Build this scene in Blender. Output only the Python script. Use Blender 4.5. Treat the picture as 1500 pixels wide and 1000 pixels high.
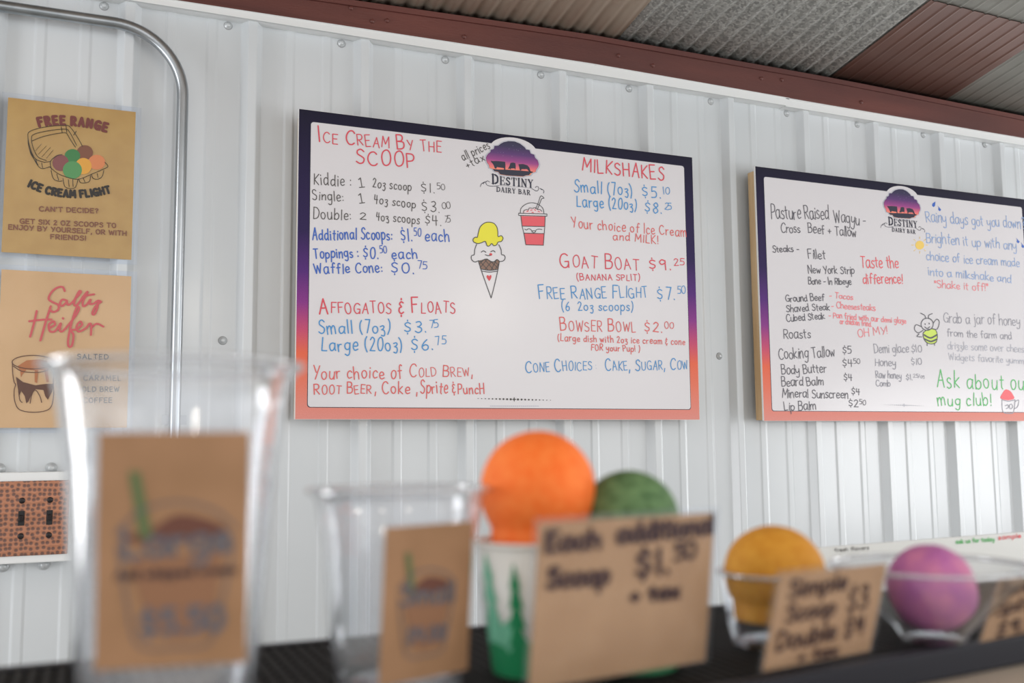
import bpy, bmesh, math, random
from mathutils import Vector, Matrix
random.seed(7)
PI = math.pi
for o in list(bpy.data.objects): bpy.data.objects.remove(o)
sc = bpy.context.scene
COL = sc.collection
CAMZ = 1.40                                  # height of the lens above the floor

# ------------------------------------------------------------------ camera
YAW, PITCH, ROLL, FPX = 0.407058, 0.102478, -0.009316, 1457.88
fw = Vector((math.sin(YAW)*math.cos(PITCH), math.cos(YAW)*math.cos(PITCH), math.sin(PITCH)))
_r0 = Vector((math.cos(YAW), -math.sin(YAW), 0)); _u0 = _r0.cross(fw)
rt = _r0*math.cos(ROLL) + _u0*math.sin(ROLL)
up = _u0*math.cos(ROLL) - _r0*math.sin(ROLL)
cam = bpy.data.cameras.new('camera'); camo = bpy.data.objects.new('camera', cam); COL.objects.link(camo)
camo.matrix_world = Matrix(((rt.x, up.x, -fw.x, 0), (rt.y, up.y, -fw.y, 0), (rt.z, up.z, -fw.z, CAMZ), (0, 0, 0, 1)))
cam.sensor_width = 36; cam.lens = FPX/1500*36; cam.clip_start = .01
cam.dof.use_dof = True; cam.dof.focus_distance = 2.05; cam.dof.aperture_fstop = 5.6
sc.camera = camo
sc.view_settings.view_transform = 'Standard'; sc.view_settings.look = 'None'
sc.view_settings.gamma = 1; sc.view_settings.use_curve_mapping = False
sc.view_settings.exposure = 0.30
sc.cycles.transparent_max_bounces = 32; sc.cycles.max_bounces = 14; sc.cycles.sample_clamp_indirect = 6

# ------------------------------------------------------------------ light
w = bpy.data.worlds.new('sky'); sc.world = w; w.use_nodes = True
bg = w.node_tree.nodes['Background']; bg.inputs[0].default_value = (.985, .99, 1.0, 1); bg.inputs[1].default_value = .92
def area(name, loc, target, sx, sy, power, col=(1, 1, 1)):
    l = bpy.data.lights.new(name, 'AREA'); l.shape = 'RECTANGLE'; l.size = sx; l.size_y = sy; l.energy = power; l.color = col
    o = bpy.data.objects.new(name, l); COL.objects.link(o); o.location = loc
    o.rotation_euler = (Vector(target)-Vector(loc)).to_track_quat('-Z', 'Y').to_euler()
    return o
area('window_light', (4.3, -.35, 1.30), (2.0, 1.9, 1.35), 1.3, .75, 17, (.97, .98, 1))
area('door_light', (2.6, -2.2, 2.0), (.9, 1.9, 1.7), 2.2, 1.6, 18, (1, .99, .97))
area('side_window_light', (-1.6, 1.25, 1.55), (0, .6, 1.40), .5, 2.0, 18, (.97, .98, 1))
area('far_door_light', (4.4, 1.3, 1.45), (.5, .6, 1.42), .7, 2.2, 22, (.98, .99, 1))
for bx_, by_ in ((-.9, -1.3), (.5, -1.7), (2.0, -1.2)):           # hanging bulbs on the customers' side
    l = bpy.data.lights.new('bulb_light', 'POINT'); l.energy = 6; l.shadow_soft_size = .016; l.color = (1, .9, .76)
    o = bpy.data.objects.new('bulb_light', l); COL.objects.link(o); o.location = (bx_, by_, 2.15)

# ------------------------------------------------------------------ helpers
def lin(c): c /= 255.; return c/12.92 if c <= .04045 else ((c+.055)/1.055)**2.4
def rgb(r, g, b): return (lin(r), lin(g), lin(b), 1)
MATS = {}
def mat(name, col, rough=.5, metal=0., spec=.5, emit=None):
    if name in MATS: return MATS[name]
    m = bpy.data.materials.new(name); m.use_nodes = True
    b = m.node_tree.nodes['Principled BSDF']
    b.inputs['Base Color'].default_value = rgb(*col); b.inputs['Roughness'].default_value = rough
    b.inputs['Metallic'].default_value = metal; b.inputs['Specular IOR Level'].default_value = spec
    MATS[name] = m; return m
def N(m, t, **kw):
    n = m.node_tree.nodes.new(t)
    for k, v in kw.items(): setattr(n, k, v)
    return n
def L(m, a, b): m.node_tree.links.new(a, b)
def ramp(m, stops, interp='LINEAR'):
    r = N(m, 'ShaderNodeValToRGB'); e = r.color_ramp; e.interpolation = interp
    while len(e.elements) < len(stops): e.elements.new(.5)
    for i, (p, c) in enumerate(stops): e.elements[i].position = p; e.elements[i].color = rgb(*c)
    return r
def noise_mat(name, c0, c1, scale=8, rough=.5, metal=0., bump=0., detail=4, stretch=(1, 1, 1), lo=.35, hi=.65, bscale=None, bdist=.002, kind='noise'):
    m = mat(name, c0, rough, metal); b = m.node_tree.nodes['Principled BSDF']
    tc = N(m, 'ShaderNodeTexCoord'); mp = N(m, 'ShaderNodeMapping'); mp.inputs['Scale'].default_value = stretch
    L(m, tc.outputs['Object'], mp.inputs[0])
    if kind == 'voronoi':
        n = N(m, 'ShaderNodeTexVoronoi'); n.inputs['Scale'].default_value = scale; out = n.outputs['Color']
        sp = N(m, 'ShaderNodeSeparateColor'); L(m, mp.outputs[0], n.inputs['Vector']); L(m, out, sp.inputs[0]); out = sp.outputs[0]
    else:
        n = N(m, 'ShaderNodeTexNoise'); n.inputs['Scale'].default_value = scale; n.inputs['Detail'].default_value = detail
        L(m, mp.outputs[0], n.inputs['Vector']); out = n.outputs['Fac']
    r = ramp(m, [(lo, c0), (hi, c1)]); L(m, out, r.inputs[0]); L(m, r.outputs[0], b.inputs['Base Color'])
    if bump:
        nb = N(m, 'ShaderNodeTexNoise'); nb.inputs['Scale'].default_value = bscale or scale*3; nb.inputs['Detail'].default_value = 3
        L(m, mp.outputs[0], nb.inputs['Vector'])
        bp = N(m, 'ShaderNodeBump'); bp.inputs['Strength'].default_value = bump; bp.inputs['Distance'].default_value = bdist
        L(m, nb.outputs['Fac'], bp.inputs['Height']); L(m, bp.outputs[0], b.inputs['Normal'])
    return m
def clear_mat(name, tint=(250, 252, 255), milk=.04, refl=.9, rough=.05, power=3.2):
    m = bpy.data.materials.new(name); m.use_nodes = True; nt = m.node_tree
    nt.nodes.remove(nt.nodes['Principled BSDF']); out = nt.nodes['Material Output']
    tr = N(m, 'ShaderNodeBsdfTransparent'); tr.inputs[0].default_value = rgb(*tint)
    df = N(m, 'ShaderNodeBsdfDiffuse'); df.inputs[0].default_value = (.9, .92, .95, 1)
    gl = N(m, 'ShaderNodeBsdfGlossy'); gl.inputs['Roughness'].default_value = rough
    fr = N(m, 'ShaderNodeLayerWeight'); fr.inputs[0].default_value = .5          # same from both faces of the film
    pw = N(m, 'ShaderNodeMath', operation='POWER'); pw.inputs[1].default_value = power
    mu = N(m, 'ShaderNodeMath', operation='MULTIPLY_ADD', use_clamp=True); mu.inputs[1].default_value = refl; mu.inputs[2].default_value = .035
    m1 = N(m, 'ShaderNodeMixShader'); m1.inputs[0].default_value = milk
    m2 = N(m, 'ShaderNodeMixShader')
    L(m, tr.outputs[0], m1.inputs[1]); L(m, df.outputs[0], m1.inputs[2])
    L(m, fr.outputs['Facing'], pw.inputs[0]); L(m, pw.outputs[0], mu.inputs[0]); L(m, mu.outputs[0], m2.inputs[0])
    L(m, m1.outputs[0], m2.inputs[1]); L(m, gl.outputs[0], m2.inputs[2]); L(m, m2.outputs[0], out.inputs[0])
    return m

def mesh_obj(name, verts, faces, m, parent=None, smooth=False, loc=None):
    me = bpy.data.meshes.new(name); me.from_pydata([tuple(v) for v in verts], [], faces); me.update()
    if smooth: me.polygons.foreach_set('use_smooth', [True]*len(me.polygons))
    if m: me.materials.append(m)
    o = bpy.data.objects.new(name, me); COL.objects.link(o)
    if parent: o.parent = parent
    if loc is not None: o.location = loc
    return o
def box_data(x0, x1, y0, y1, z0, z1, V=None, F=None):
    V = [] if V is None else V; F = [] if F is None else F; n = len(V)
    V += [(x0, y0, z0), (x1, y0, z0), (x1, y1, z0), (x0, y1, z0), (x0, y0, z1), (x1, y0, z1), (x1, y1, z1), (x0, y1, z1)]
    F += [tuple(n+i for i in f) for f in ((0, 3, 2, 1), (4, 5, 6, 7), (0, 1, 5, 4), (1, 2, 6, 5), (2, 3, 7, 6), (3, 0, 4, 7))]
    return V, F
def box(name, x0, x1, y0, y1, z0, z1, m, parent=None, bev=0.):
    V, F = box_data(x0, x1, y0, y1, z0, z1); o = mesh_obj(name, V, F, m, parent)
    if bev: bevel(o, bev)
    return o
def bevel(o, wd, seg=2):
    b = o.modifiers.new('bevel', 'BEVEL'); b.width = wd; b.segments = seg; b.limit_method = 'ANGLE'
def lathe(name, prof, m, parent=None, loc=(0, 0, 0), seg=48, closed=False):
    V = []; F = []; k = len(prof)
    for i in range(seg):
        a = 2*PI*i/seg
        for r, z in prof: V.append((r*math.cos(a), r*math.sin(a), z))
    for i in range(seg):
        j = (i+1) % seg
        for t in range(k if closed else k-1):
            u = (t+1) % k
            F.append((i*k+t, j*k+t, j*k+u, i*k+u))
    o = mesh_obj(name, V, F, m, parent, True, loc)
    bm = bmesh.new(); bm.from_mesh(o.data); bmesh.ops.remove_doubles(bm, verts=bm.verts, dist=1e-6)
    bmesh.ops.recalc_face_normals(bm, faces=bm.faces); bm.to_mesh(o.data); bm.free()
    return o
def tube(name, pts, rad, m, parent=None, seg=12):
    V = []; F = []; n = len(pts); up0 = Vector((0, 1, 0))
    for i, p in enumerate(pts):
        t = (Vector(pts[min(i+1, n-1)])-Vector(pts[max(i-1, 0)])).normalized()
        a = t.cross(up0).normalized(); b = t.cross(a)
        for k in range(seg):
            an = 2*PI*k/seg; V.append(Vector(p)+a*rad*math.cos(an)+b*rad*math.sin(an))
    for i in range(n-1):
        for k in range(seg):
            l = (k+1) % seg; F.append((i*seg+k, i*seg+l, (i+1)*seg+l, (i+1)*seg+k))
    F.append(tuple(range(seg))[::-1]); F.append(tuple((n-1)*seg+k for k in range(seg)))
    return mesh_obj(name, V, F, m, parent, True)
def empty(name, loc=(0, 0, 0)):
    o = bpy.data.objects.new(name, None); COL.objects.link(o); o.location = loc; o.empty_display_size = .05; return o
def tag(o, label, cat, group=None):
    o['label'] = label; o['category'] = cat
    if group: o['group'] = group
    return o
def struct(o, label=None):
    o['kind'] = 'structure'
    if label: o['label'] = label
    return o

# a line of sight, used only to read where points of real planes lie
def ray(x, y): return fw + rt*((x-750)/FPX) - up*((y-500)/FPX)
def atY(x, y, Y): d = ray(x, y); d = d*(Y/d.y); return Vector((d.x, Y, d.z+CAMZ))
def at_depth(x, y, t): d = ray(x, y)*t; return Vector((d.x, d.y, d.z+CAMZ))

# ------------------------------------------------------------------ pen strokes
G = {
'A':"6|0 0 3 10 6 0|1.2 3.8 4.8 4", 'B':"5.4|.2 0 0 10|~0 10 3.6 9.8 4.6 7.8 3.4 5.8 .2 5.4|~.2 5.4 4.6 5 5.4 2.6 4 .4 .1 0",
'C':"6|~6 8.4 4.4 10 2 9.4 .3 6.4 .3 3.2 2 .4 4.4 .1 6 1.4", 'D':"6|.3 0 0 10|~0 10 3.8 9.4 6 6 4.6 1.4 .2 0",
'E':"4.8|4.8 10 0 10 .2 0 4.8 .1|.1 5.2 4 5.3", 'F':"4.8|4.8 10 0 9.9 .2 0|.1 5.2 3.8 5.4",
'G':"6.4|~6 8.6 4.2 10 1.8 9.3 .2 6.2 .4 2.8 2.4 .2 4.8 .4 6 2.2|3.6 4.4 6.3 4.4 6.1 0", 'H':"5.6|0 10 .2 0|5.5 10 5.4 0|.1 5 5.4 5.2",
'I':".8|.4 10 .5 0", 'J':"4.4|~4 10 4.2 3 3 .3 1 .3 .2 2|2 10 5 10", 'K':"5.2|0 10 .2 0|5 10 .3 4.6 5.2 0", 'L':"4.6|.2 10 .2 0 4.6 .2",
'M':"7.4|0 0 .6 10 3.6 3 6.6 10 7.3 0", 'N':"6|.1 0 .2 10 5.6 .2 5.8 10", 'O':"6|~3 10 .8 8.4 .1 5 1.2 1 3.2 0 5.4 1.6 6 5.2 5 8.8 3 10",
'P':"5|.2 0 .1 10|~.1 10 3.8 9.6 5 7.4 3.8 5 .2 4.4", 'Q':"6|~3 10 .8 8.4 .1 5 1.2 1 3.2 0 5.4 1.6 6 5.2 5 8.8 3 10|3.6 2.6 6.4 -.8",
'R':"5.4|.2 0 .1 10|~.1 10 3.8 9.8 5 7.6 3.8 5.2 .2 4.8|1.6 4.8 5.4 0", 'S':"5|~4.8 8.6 2.8 10 .7 8.8 .8 6.6 3 5.2 4.9 3.6 4.4 1 2.2 0 0 1.2",
'T':"5.6|0 10 5.6 10|2.8 10 2.9 0", 'U':"5.6|~0 10 .1 3 1.4 .3 3.8 .2 5.4 2.6 5.5 10", 'V':"5.6|0 10 2.8 0 5.6 10",
'W':"8|0 10 2 0 4 8 6 0 8 10", 'X':"5.6|0 10 5.6 0|5.4 10 .2 0", 'Y':"5.6|0 10 2.8 5|5.6 10 2.4 0", 'Z':"5.4|.2 10 5.2 10 .2 0 5.4 .1",
'a':"5.4|~5 5.3 3 6.2 .6 5 .2 2.5 1.5 .1 3.6 .8 5 3.4|~5 6 4.9 2 5.6 .2", 'b':"5|0 10 .2 0|~.2 3.5 2.5 6 4.8 4.5 4.6 1.5 2.3 0 .2 1.2",
'c':"4.3|~4.3 4.8 2.6 6 .6 4.6 .3 2 1.8 .1 4.4 1", 'd':"5.2|~4.6 5 2.6 6 .5 4.6 .3 1.8 2 .1 4.5 2|4.8 10 4.7 1 5.2 0",
'e':"4.6|~.4 3 4.2 3.4 4 5.4 2.2 6.1 .5 4.4 .4 1.8 2 .1 4.6 1", 'f':"4|~4.2 9.2 3 10 1.9 8.6 1.8 4 1.8 0|.2 5.6 3.8 5.8",
'g':"5|~4.8 5.2 2.8 6.1 .6 5 .3 2.6 1.8 .8 4.2 1.6 4.8 4|~4.9 6 4.8 1 4.4 -2.5 2.6 -3.8 .6 -2.8", 'h':"4.8|0 10 .1 0|~.1 3 2 5.8 4 5.2 4.5 3 4.6 0",
'i':".8|.4 5.8 .5 0|.4 8.3 .5 7.7", 'j':"2|~1.8 5.8 1.8 0 1.2 -3 -.6 -3|1.8 8.2 1.9 7.7", 'k':"4.4|0 10 .1 0|4 6 .3 2.8 4.4 0", 'l':".8|.4 10 .5 0",
'm':"7.4|0 5.9 .2 0|~.2 3.4 1.8 5.9 3.3 5 3.6 0|~3.6 3.4 5.2 5.9 6.8 5 7.2 0", 'n':"4.6|0 5.9 .2 0|~.2 3.2 2.2 5.9 4 5.2 4.4 0",
'o':"4.8|~2.6 6 .7 5 .2 2.6 1.4 .3 3.4 .2 4.8 2.4 4.4 5 2.6 6", 'p':"4.8|.2 5.9 .1 -4|~.2 4.2 2.4 6.1 4.8 4.4 4.4 1.4 2.2 .1 .2 1.4",
'q':"5|~4.6 5 2.6 6 .5 4.6 .3 1.8 2 .1 4.5 2|4.8 6 4.7 -4", 'r':"3.2|.1 5.9 .3 0|~.3 3.2 1.5 5.4 3.4 5.6",
's':"3.8|~3.7 5.2 2.2 6 .6 5 1.2 3.6 3.4 2.4 3.5 .8 1.6 0 .1 .8", 't':"3.4|1.6 8.8 1.6 1 2.6 0|0 6 3.4 6.1",
'u':"4.8|~.1 5.9 .2 2 1.4 .1 3.4 .4 4.6 3|4.6 5.9 4.7 0", 'v':"4.4|0 5.9 2.2 0 4.4 5.9", 'w':"6.4|0 5.9 1.7 0 3.2 4.6 4.8 0 6.4 5.9",
'x':"4.4|0 5.9 4.4 0|4.2 5.9 .2 0", 'y':"4.8|~.1 5.9 .4 2.6 2.2 1.6 4.4 3.4|~4.7 5.9 4.5 0 3.6 -3.2 1.6 -3.8 .2 -2.8",
'z':"4|~.2 5.2 2.4 5.9 3.6 4.8 2.2 3.2 1.2 2.8 3.2 2.2 3.9 0 2.8 -2.2 .6 -1.6",
'0':"5|~2.6 10 .6 8 .2 4 1.4 .5 3.6 .4 5 4 4.4 8.6 2.6 10", '1':"1|.5 10 .6 0", '|':"3|.4 8.4 1.6 10 1.6 .1|.2 0 3 .1",
'2':"4.6|~.4 8 2.2 10 4.2 8.4 3.4 5.4 .2 .2|.2 .2 4.6 .2", '3':"4.4|~.4 9 2.6 10 4 8 2.6 5.6 1.6 5.2 4 4.4 4.4 2 2.4 0 .2 1",
'4':"4.6|.6 10 .2 4.6 4.6 4.8|3.4 9.6 3.4 0", '5':"4.4|4.4 10 .8 10 .6 5.8|~.6 5.8 3 6.2 4.4 3.8 3.4 .8 .2 .4",
'6':"4.4|~3.2 10 1 6.4 .2 2.6 1.8 .1 4 1.2 4.2 4 2.4 5.2 .4 3.4", '7':"4.2|.2 10 4.2 10 2 0",
'8':"4.4|~2.4 5.4 .4 7.6 2.2 10 4 7.8 2.4 5.4 .3 2.8 2 0 4.3 2.6 2.4 5.4", '9':"4.2|~4 8.6 2 10 .3 7.8 1.6 5.4 4 6.8 4.1 8.4|4.1 9 3.9 0",
'$':"4.6|~4.2 8 2.4 9 .6 7.6 1.4 5.6 3.8 4 3.8 1.8 2 .8 .3 1.8|2.3 11.2 2.3 10.4|2.3 -.6 2.3 -1.4", '.':".6|.2 .5 .4 0", ',':"1|.8 .9 .1 -2.2",
':':".8|.4 5.4 .4 4.9|.4 1.4 .4 .9", '!':".8|.5 10 .4 2.8|.4 .7 .4 .2", '?':"4.4|~.3 8.4 2.2 10 4.2 8.4 3.2 6 2.2 5 2.2 2.8|2.2 .7 2.2 .2",
'(':"2|~2 11 .5 8 .3 3 1.9 -1.6", ')':"2|~.1 11 1.6 8 1.7 3 .1 -1.6", '&':"3.6|~3.4 6.6 1.8 7.2 .6 5.8 2 4.2 .6 3.4 .2 1.4 1.8 0 3.6 .9|1.9 9.2 1.9 8.4|1.9 -1 1.9 -1.8",
'+':"4|0 3.4 4 3.4|2 5.6 2 1.2", '-':"3.4|0 3 3.4 3.2", "'":".6|.4 10 .2 8", '"':"1.8|.2 10 .1 8|1.6 10 1.5 8", '*':"3|.2 8.8 2.8 6.6|.2 6.6 2.8 8.8|1.5 9.4 1.5 6.2", '/':"4|0 -.6 4 10"}
def smoothed(p, sub=6):
    if len(p) < 3: return p
    out = []; n = len(p); closed = (abs(p[0][0]-p[-1][0])+abs(p[0][1]-p[-1][1])) < 1e-9
    for i in range(n-1):
        p0 = p[i-1] if i > 0 else (p[-2] if closed else p[0]); p3 = p[i+2] if i+2 < n else (p[1] if closed else p[-1])
        for k in range(sub):
            t = k/sub; t2 = t*t; t3 = t2*t
            out.append(tuple(.5*((2*p[i][c])+(-p0[c]+p[i+1][c])*t+(2*p0[c]-5*p[i][c]+4*p[i+1][c]-p3[c])*t2+(-p0[c]+3*p[i][c]-3*p[i+1][c]+p3[c])*t3) for c in (0, 1)))
    out.append(tuple(p[-1])); return out
def parse(s):
    a = s.split('|'); st = []
    for q in a[1:]:
        sm = q[0] == '~'; v = [float(x) for x in q.lstrip('~').split()]
        p = list(zip(v[::2], v[1::2])); st.append(smoothed(p, 4) if sm else p)
    return float(a[0]), st
GP = {k: parse(v) for k, v in G.items()}
def serif_glyphs():
    W = 1.7; T = .55                     # stem and hairline
    S = {}
    def s(*q): return list(q)
    st = lambda x: [(W, [(x, 0), (x, 10)]), (T, [(x-1.6, .2), (x+1.6, .2)]), (T, [(x-1.6, 9.8), (x+1.6, 9.8)])]
    S['D'] = (8, st(1.6)+[(T, [(1.6, 9.8), (4, 9.8)]), (T, [(1.6, .2), (4, .2)]), (1.5, smoothed([(4, 9.6), (6.6, 8), (7.2, 5), (6.6, 2), (4, .4)]))])
    S['E'] = (7, st(1.6)+[(T, [(1.6, 9.8), (6.2, 9.8)]), (T, [(1.6, .2), (6.6, .2)]), (T, [(1.6, 5.1), (4.8, 5.1)]), (.7, [(6.2, 9.9), (6.3, 7.4)]), (.7, [(6.6, 0), (6.8, 2.8)]), (.6, [(4.8, 6.2), (4.8, 4)])])
    S['S'] = (6, [(1.4, smoothed([(5, 8), (3.2, 9.6), (1.2, 8.4), (1.4, 6.6), (3.2, 5.2), (5, 3.6), (4.8, 1.4), (2.8, .4), (.8, 2)])), (.6, [(5.2, 10), (5.2, 7.2)]), (.6, [(.7, 0), (.7, 3)])])
    S['T'] = (7.4, [(W, [(3.7, 0), (3.7, 10)]), (T, [(2.2, .2), (5.2, .2)]), (T, [(.3, 9.8), (7.1, 9.8)]), (.7, [(.4, 10), (.3, 7.4)]), (.7, [(7, 10), (7.1, 7.4)])])
    S['I'] = (3.4, st(1.7))
    S['N'] = (8, [(.8, [(1.4, 0), (1.4, 10)]), (1.7, [(1.4, 9.8), (6.6, .4)]), (.8, [(6.8, 0), (6.8, 10)]), (T, [(.2, .2), (2.8, .2)]), (T, [(.2, 9.8), (2, 9.8)]), (T, [(5.4, 9.8), (8, 9.8)])])
    S['Y'] = (7.6, [(1.6, [(1.2, 9.8), (3.9, 4.8)]), (.8, [(6.4, 9.8), (3.9, 4.8)]), (W, [(3.9, 5.2), (3.9, 0)]), (T, [(0, 9.8), (2.8, 9.8)]), (T, [(5.2, 9.8), (7.6, 9.8)]), (T, [(2.4, .2), (5.4, .2)])])
    S['A'] = (8, [(.8, [(1.2, .2), (3.9, 10)]), (1.7, [(3.9, 10), (6.6, .2)]), (T, [(2, 3.6), (5.6, 3.6)]), (T, [(0, .2), (2.4, .2)]), (T, [(5.2, .2), (8, .2)])])
    S['R'] = (7.6, st(1.6)+[(T, [(1.6, 9.8), (4, 9.8)]), (T, [(1.6, 5), (4, 5)]), (1.3, smoothed([(3.8, 9.6), (5.6, 8.8), (5.7, 6.2), (3.8, 5.2)])), (1.6, [(3.8, 5), (6.6, .2)]), (T, [(5.8, .2), (7.6, .2)])])
    S['B'] = (7.2, st(1.6)+[(T, [(1.6, 9.8), (4, 9.8)]), (T, [(1.6, 5.2), (4, 5.2)]), (T, [(1.6, .2), (4, .2)]), (1.3, smoothed([(3.8, 9.6), (5.4, 8.8), (5.4, 6.2), (3.8, 5.4)])), (1.5, smoothed([(3.8, 5), (6, 4), (6, 1.4), (3.8, .4)]))])
    return S
SER = serif_glyphs()
def along(base, s):
    d = 0
    for a, b in zip(base, base[1:]):
        l = math.hypot(b[0]-a[0], b[1]-a[1])
        if d+l >= s or (a, b) == (base[-2], base[-1]):
            t = (s-d)/l if l else 0; return (a[0]+(b[0]-a[0])*t, a[1]+(b[1]-a[1])*t, math.atan2(b[1]-a[1], b[0]-a[0]))
        d += l
def lay(text, base, h, sc_=0, jit=.0, slant=0., gap=2.0, serif=False):
    """strokes of a text line set along base (list of u,v points); h = cap height; ^ starts and _ ends raised small type"""
    items = []; x = 0; sup = False
    for ch in text:
        if ch == '^': sup = True; continue
        if ch == '_': sup = False; continue
        if ch == ' ': x += 4.2 if not sup else 2; continue
        k = .68 if sup else 1.; oy = 4.4 if sup else 0
        c = ch
        if sc_ and ch.islower(): c = ch.upper(); k = sc_
        if serif: wd, st = SER[c]
        else: wd, st = GP[c][0], [(1, q) for q in GP[c][1]]
        items.append((x, k, oy, st, wd)); x += (wd+gap*(.35 if sup else 1))*k
    total = x-gap
    if len(base) > 2: base = smoothed(base, 8)
    Ln = sum(math.hypot(b[0]-a[0], b[1]-a[1]) for a, b in zip(base, base[1:])); kx = Ln/total; ky = h/10
    out = []
    for x0, k, oy, st, wd in items:
        px, py, th = along(base, (x0+wd*k/2)*kx)
        ja = random.uniform(-1, 1)*jit*.10; js = 1+random.uniform(-1, 1)*jit*.10; jy = random.uniform(-1, 1)*jit*.5
        c, s_ = math.cos(th+ja), math.sin(th+ja)
        for wq, q in st:
            pl = []
            for gx, gy in q:
                lx = ((gx-wd/2)*k+slant*gy*k)*kx; ly = (gy*k*js+oy+jy)*ky
                pl.append((px+lx*c-ly*s_, py+lx*s_+ly*c))
            out.append((wq*k, pl))
    return out
def ribbon(V, F, pl, wd, lift=0.):
    q = [pl[0]]
    for p in pl[1:]:
        if math.hypot(p[0]-q[-1][0], p[1]-q[-1][1]) > wd*.12: q.append(p)
    if len(q) == 1: q.append((q[0][0]+wd*.15, q[0][1]))
    for i in range(1, len(q)-1):              # a sharp corner starts a new piece of the line
        ax, ay = q[i][0]-q[i-1][0], q[i][1]-q[i-1][1]; bx, by = q[i+1][0]-q[i][0], q[i+1][1]-q[i][1]
        if ax*bx+ay*by < .45*math.hypot(ax, ay)*math.hypot(bx, by):
            ribbon(V, F, q[:i+1], wd, lift); ribbon(V, F, q[i:], wd, lift-.00001); return
    n = len(q); h = wd/2; base = len(V)
    for i, p in enumerate(q):
        a = q[max(i-1, 0)]; b = q[min(i+1, n-1)]
        tx, ty = b[0]-a[0], b[1]-a[1]; l = math.hypot(tx, ty) or 1; tx /= l; ty /= l
        k = 1.
        if 0 < i < n-1:
            ux, uy = p[0]-a[0], p[1]-a[1]; lu = math.hypot(ux, uy) or 1
            k = min(1.5, 1/max(.5, abs(tx*ux/lu+ty*uy/lu)))
        lf = lift-.000004*i; V += [(p[0]-ty*h*k, lf, p[1]+tx*h*k), (p[0]+ty*h*k, lf, p[1]-tx*h*k)]
    for i in range(n-1): F.append((base+2*i, base+2*i+1, base+2*i+3, base+2*i+2))
    for idx, (p, o) in enumerate(((q[0], q[1]), (q[-1], q[-2]))):     # round pen ends
        an = math.atan2(p[1]-o[1], p[0]-o[0]); c = len(V)
        pts = [(p[0]+h*math.cos(an+t), lift-.000004*n-.000012*(idx+1), p[1]+h*math.sin(an+t)) for t in (-PI/2, -PI/4, 0, PI/4, PI/2)]
        V += pts; F.append(tuple(range(c, c+5))[::-1])
class Sheet:
    """a flat printed or written sheet: local x, z along its face, marks sit just proud of it (towards -y)"""
    def __init__(s, root, conv): s.root, s.conv = root, conv
    def strokes(s, name, sts, wd, m, lift, label=None):
        V, F = [], []
        for i, (w_, pl) in enumerate(sts): ribbon(V, F, pl, wd*w_, -lift-.00003*(i % 9))
        o = mesh_obj(name, V, F, m, s.root)
        if label: o['label'] = label
        return o
    def text(s, txt, a, b, h, wd, m, lift=.0009, sc_=0, jit=.0, slant=0., gap=2., name='handwriting', mid=(), serif=False, label=None):
        base = [s.conv(*a)]+[s.conv(*q) for q in mid]+[s.conv(*b)]
        hh = s.conv((a[0]+b[0])/2, (a[1]+b[1])/2-h)[1]-s.conv((a[0]+b[0])/2, (a[1]+b[1])/2)[1]
        return s.strokes(name, lay(txt, base, hh, sc_, jit, slant, gap, serif), wd, m, lift, label)
    def lines(s, name, polys, wd, m, lift=.0009, smooth=True, label=None):
        sts = []
        for p in polys:
            q = [s.conv(*c) for c in p]; sts.append((1, smoothed(q) if smooth else q))
        return s.strokes(name, sts, wd, m, lift, label)
    def fill(s, name, poly, m, lift=.0006, smooth=False, label=None):
        q = [s.conv(*c) for c in poly]
        if smooth: q = smoothed(q+[q[0]])[:-1]
        a = sum(q[i][0]*q[(i+1) % len(q)][1]-q[(i+1) % len(q)][0]*q[i][1] for i in range(len(q)))
        if a < 0: q = q[::-1]
        o = mesh_obj(name, [(x, -lift, z) for x, z in q], [tuple(range(len(q)))], m, s.root)
        if label: o['label'] = label
        return o
def P2(s):
    v = [float(x) for x in s.replace('(', ' ').replace(')', ' ').replace(',', ' ').split()]; return list(zip(v[::2], v[1::2]))
def circ(cx, cy, rx, ry=None, n=20, a0=0, a1=360):
    ry = ry or rx; return [(cx+rx*math.cos(math.radians(a0+(a1-a0)*i/n)), cy+ry*math.sin(math.radians(a0+(a1-a0)*i/n))) for i in range(n if a1-a0 == 360 else n+1)]

# ------------------------------------------------------------------ the setting
M_wall = noise_mat('white_painted_steel', (208, 212, 215), (203, 208, 211), 3, rough=.19)
M_wall.node_tree.nodes['Principled BSDF'].inputs['Specular IOR Level'].default_value = .5
M_trim = mat('white_trim_paint', (226, 228, 228), .35)
M_screw = mat('white_screw_paint', (196, 200, 202), .3, .2)
M_seal = mat('grey_rubber', (150, 152, 154), .6)
YB, YC, YW = 1.914, 1.952, 1.971              # board faces, rib crests, pan of the wall
RIB0, PER = .287, .2286
def rounded(pl, r=.0022, seg=3):
    out = [pl[0]]
    for a, b, c in zip(pl, pl[1:], pl[2:]):
        va = Vector((a[0]-b[0], a[1]-b[1])); vc = Vector((c[0]-b[0], c[1]-b[1])); k = min(r, va.length*.4, vc.length*.4)
        p = Vector(b)+va.normalized()*k; q = Vector(b)+vc.normalized()*k
        for i in range(seg+1):
            t = i/seg; m_ = p*(1-t)**2+Vector(b)*2*t*(1-t)+q*t*t; out.append((m_.x, m_.y))
    out.append(pl[-1]); return out
def wall_profile(x0, n):
    pl = [(x0-.022, YW)]
    for k in range(n):
        c = x0+k*PER
        pl += [(c-.0205, YW), (c-.0085, YC), (c+.0085, YC), (c+.0205, YW)]
        if k < n-1:
            for f in (.0762, .1524):
                pl += [(c+f-.011, YW), (c+f-.007, YW-.0020), (c+f+.007, YW-.0020), (c+f+.011, YW)]
    pl.append((x0+(n-1)*PER+.022, YW)); return rounded(pl)
wall = struct(empty('wall_back', (0, 0, 0)), 'white ribbed steel wall behind the counter')
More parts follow.
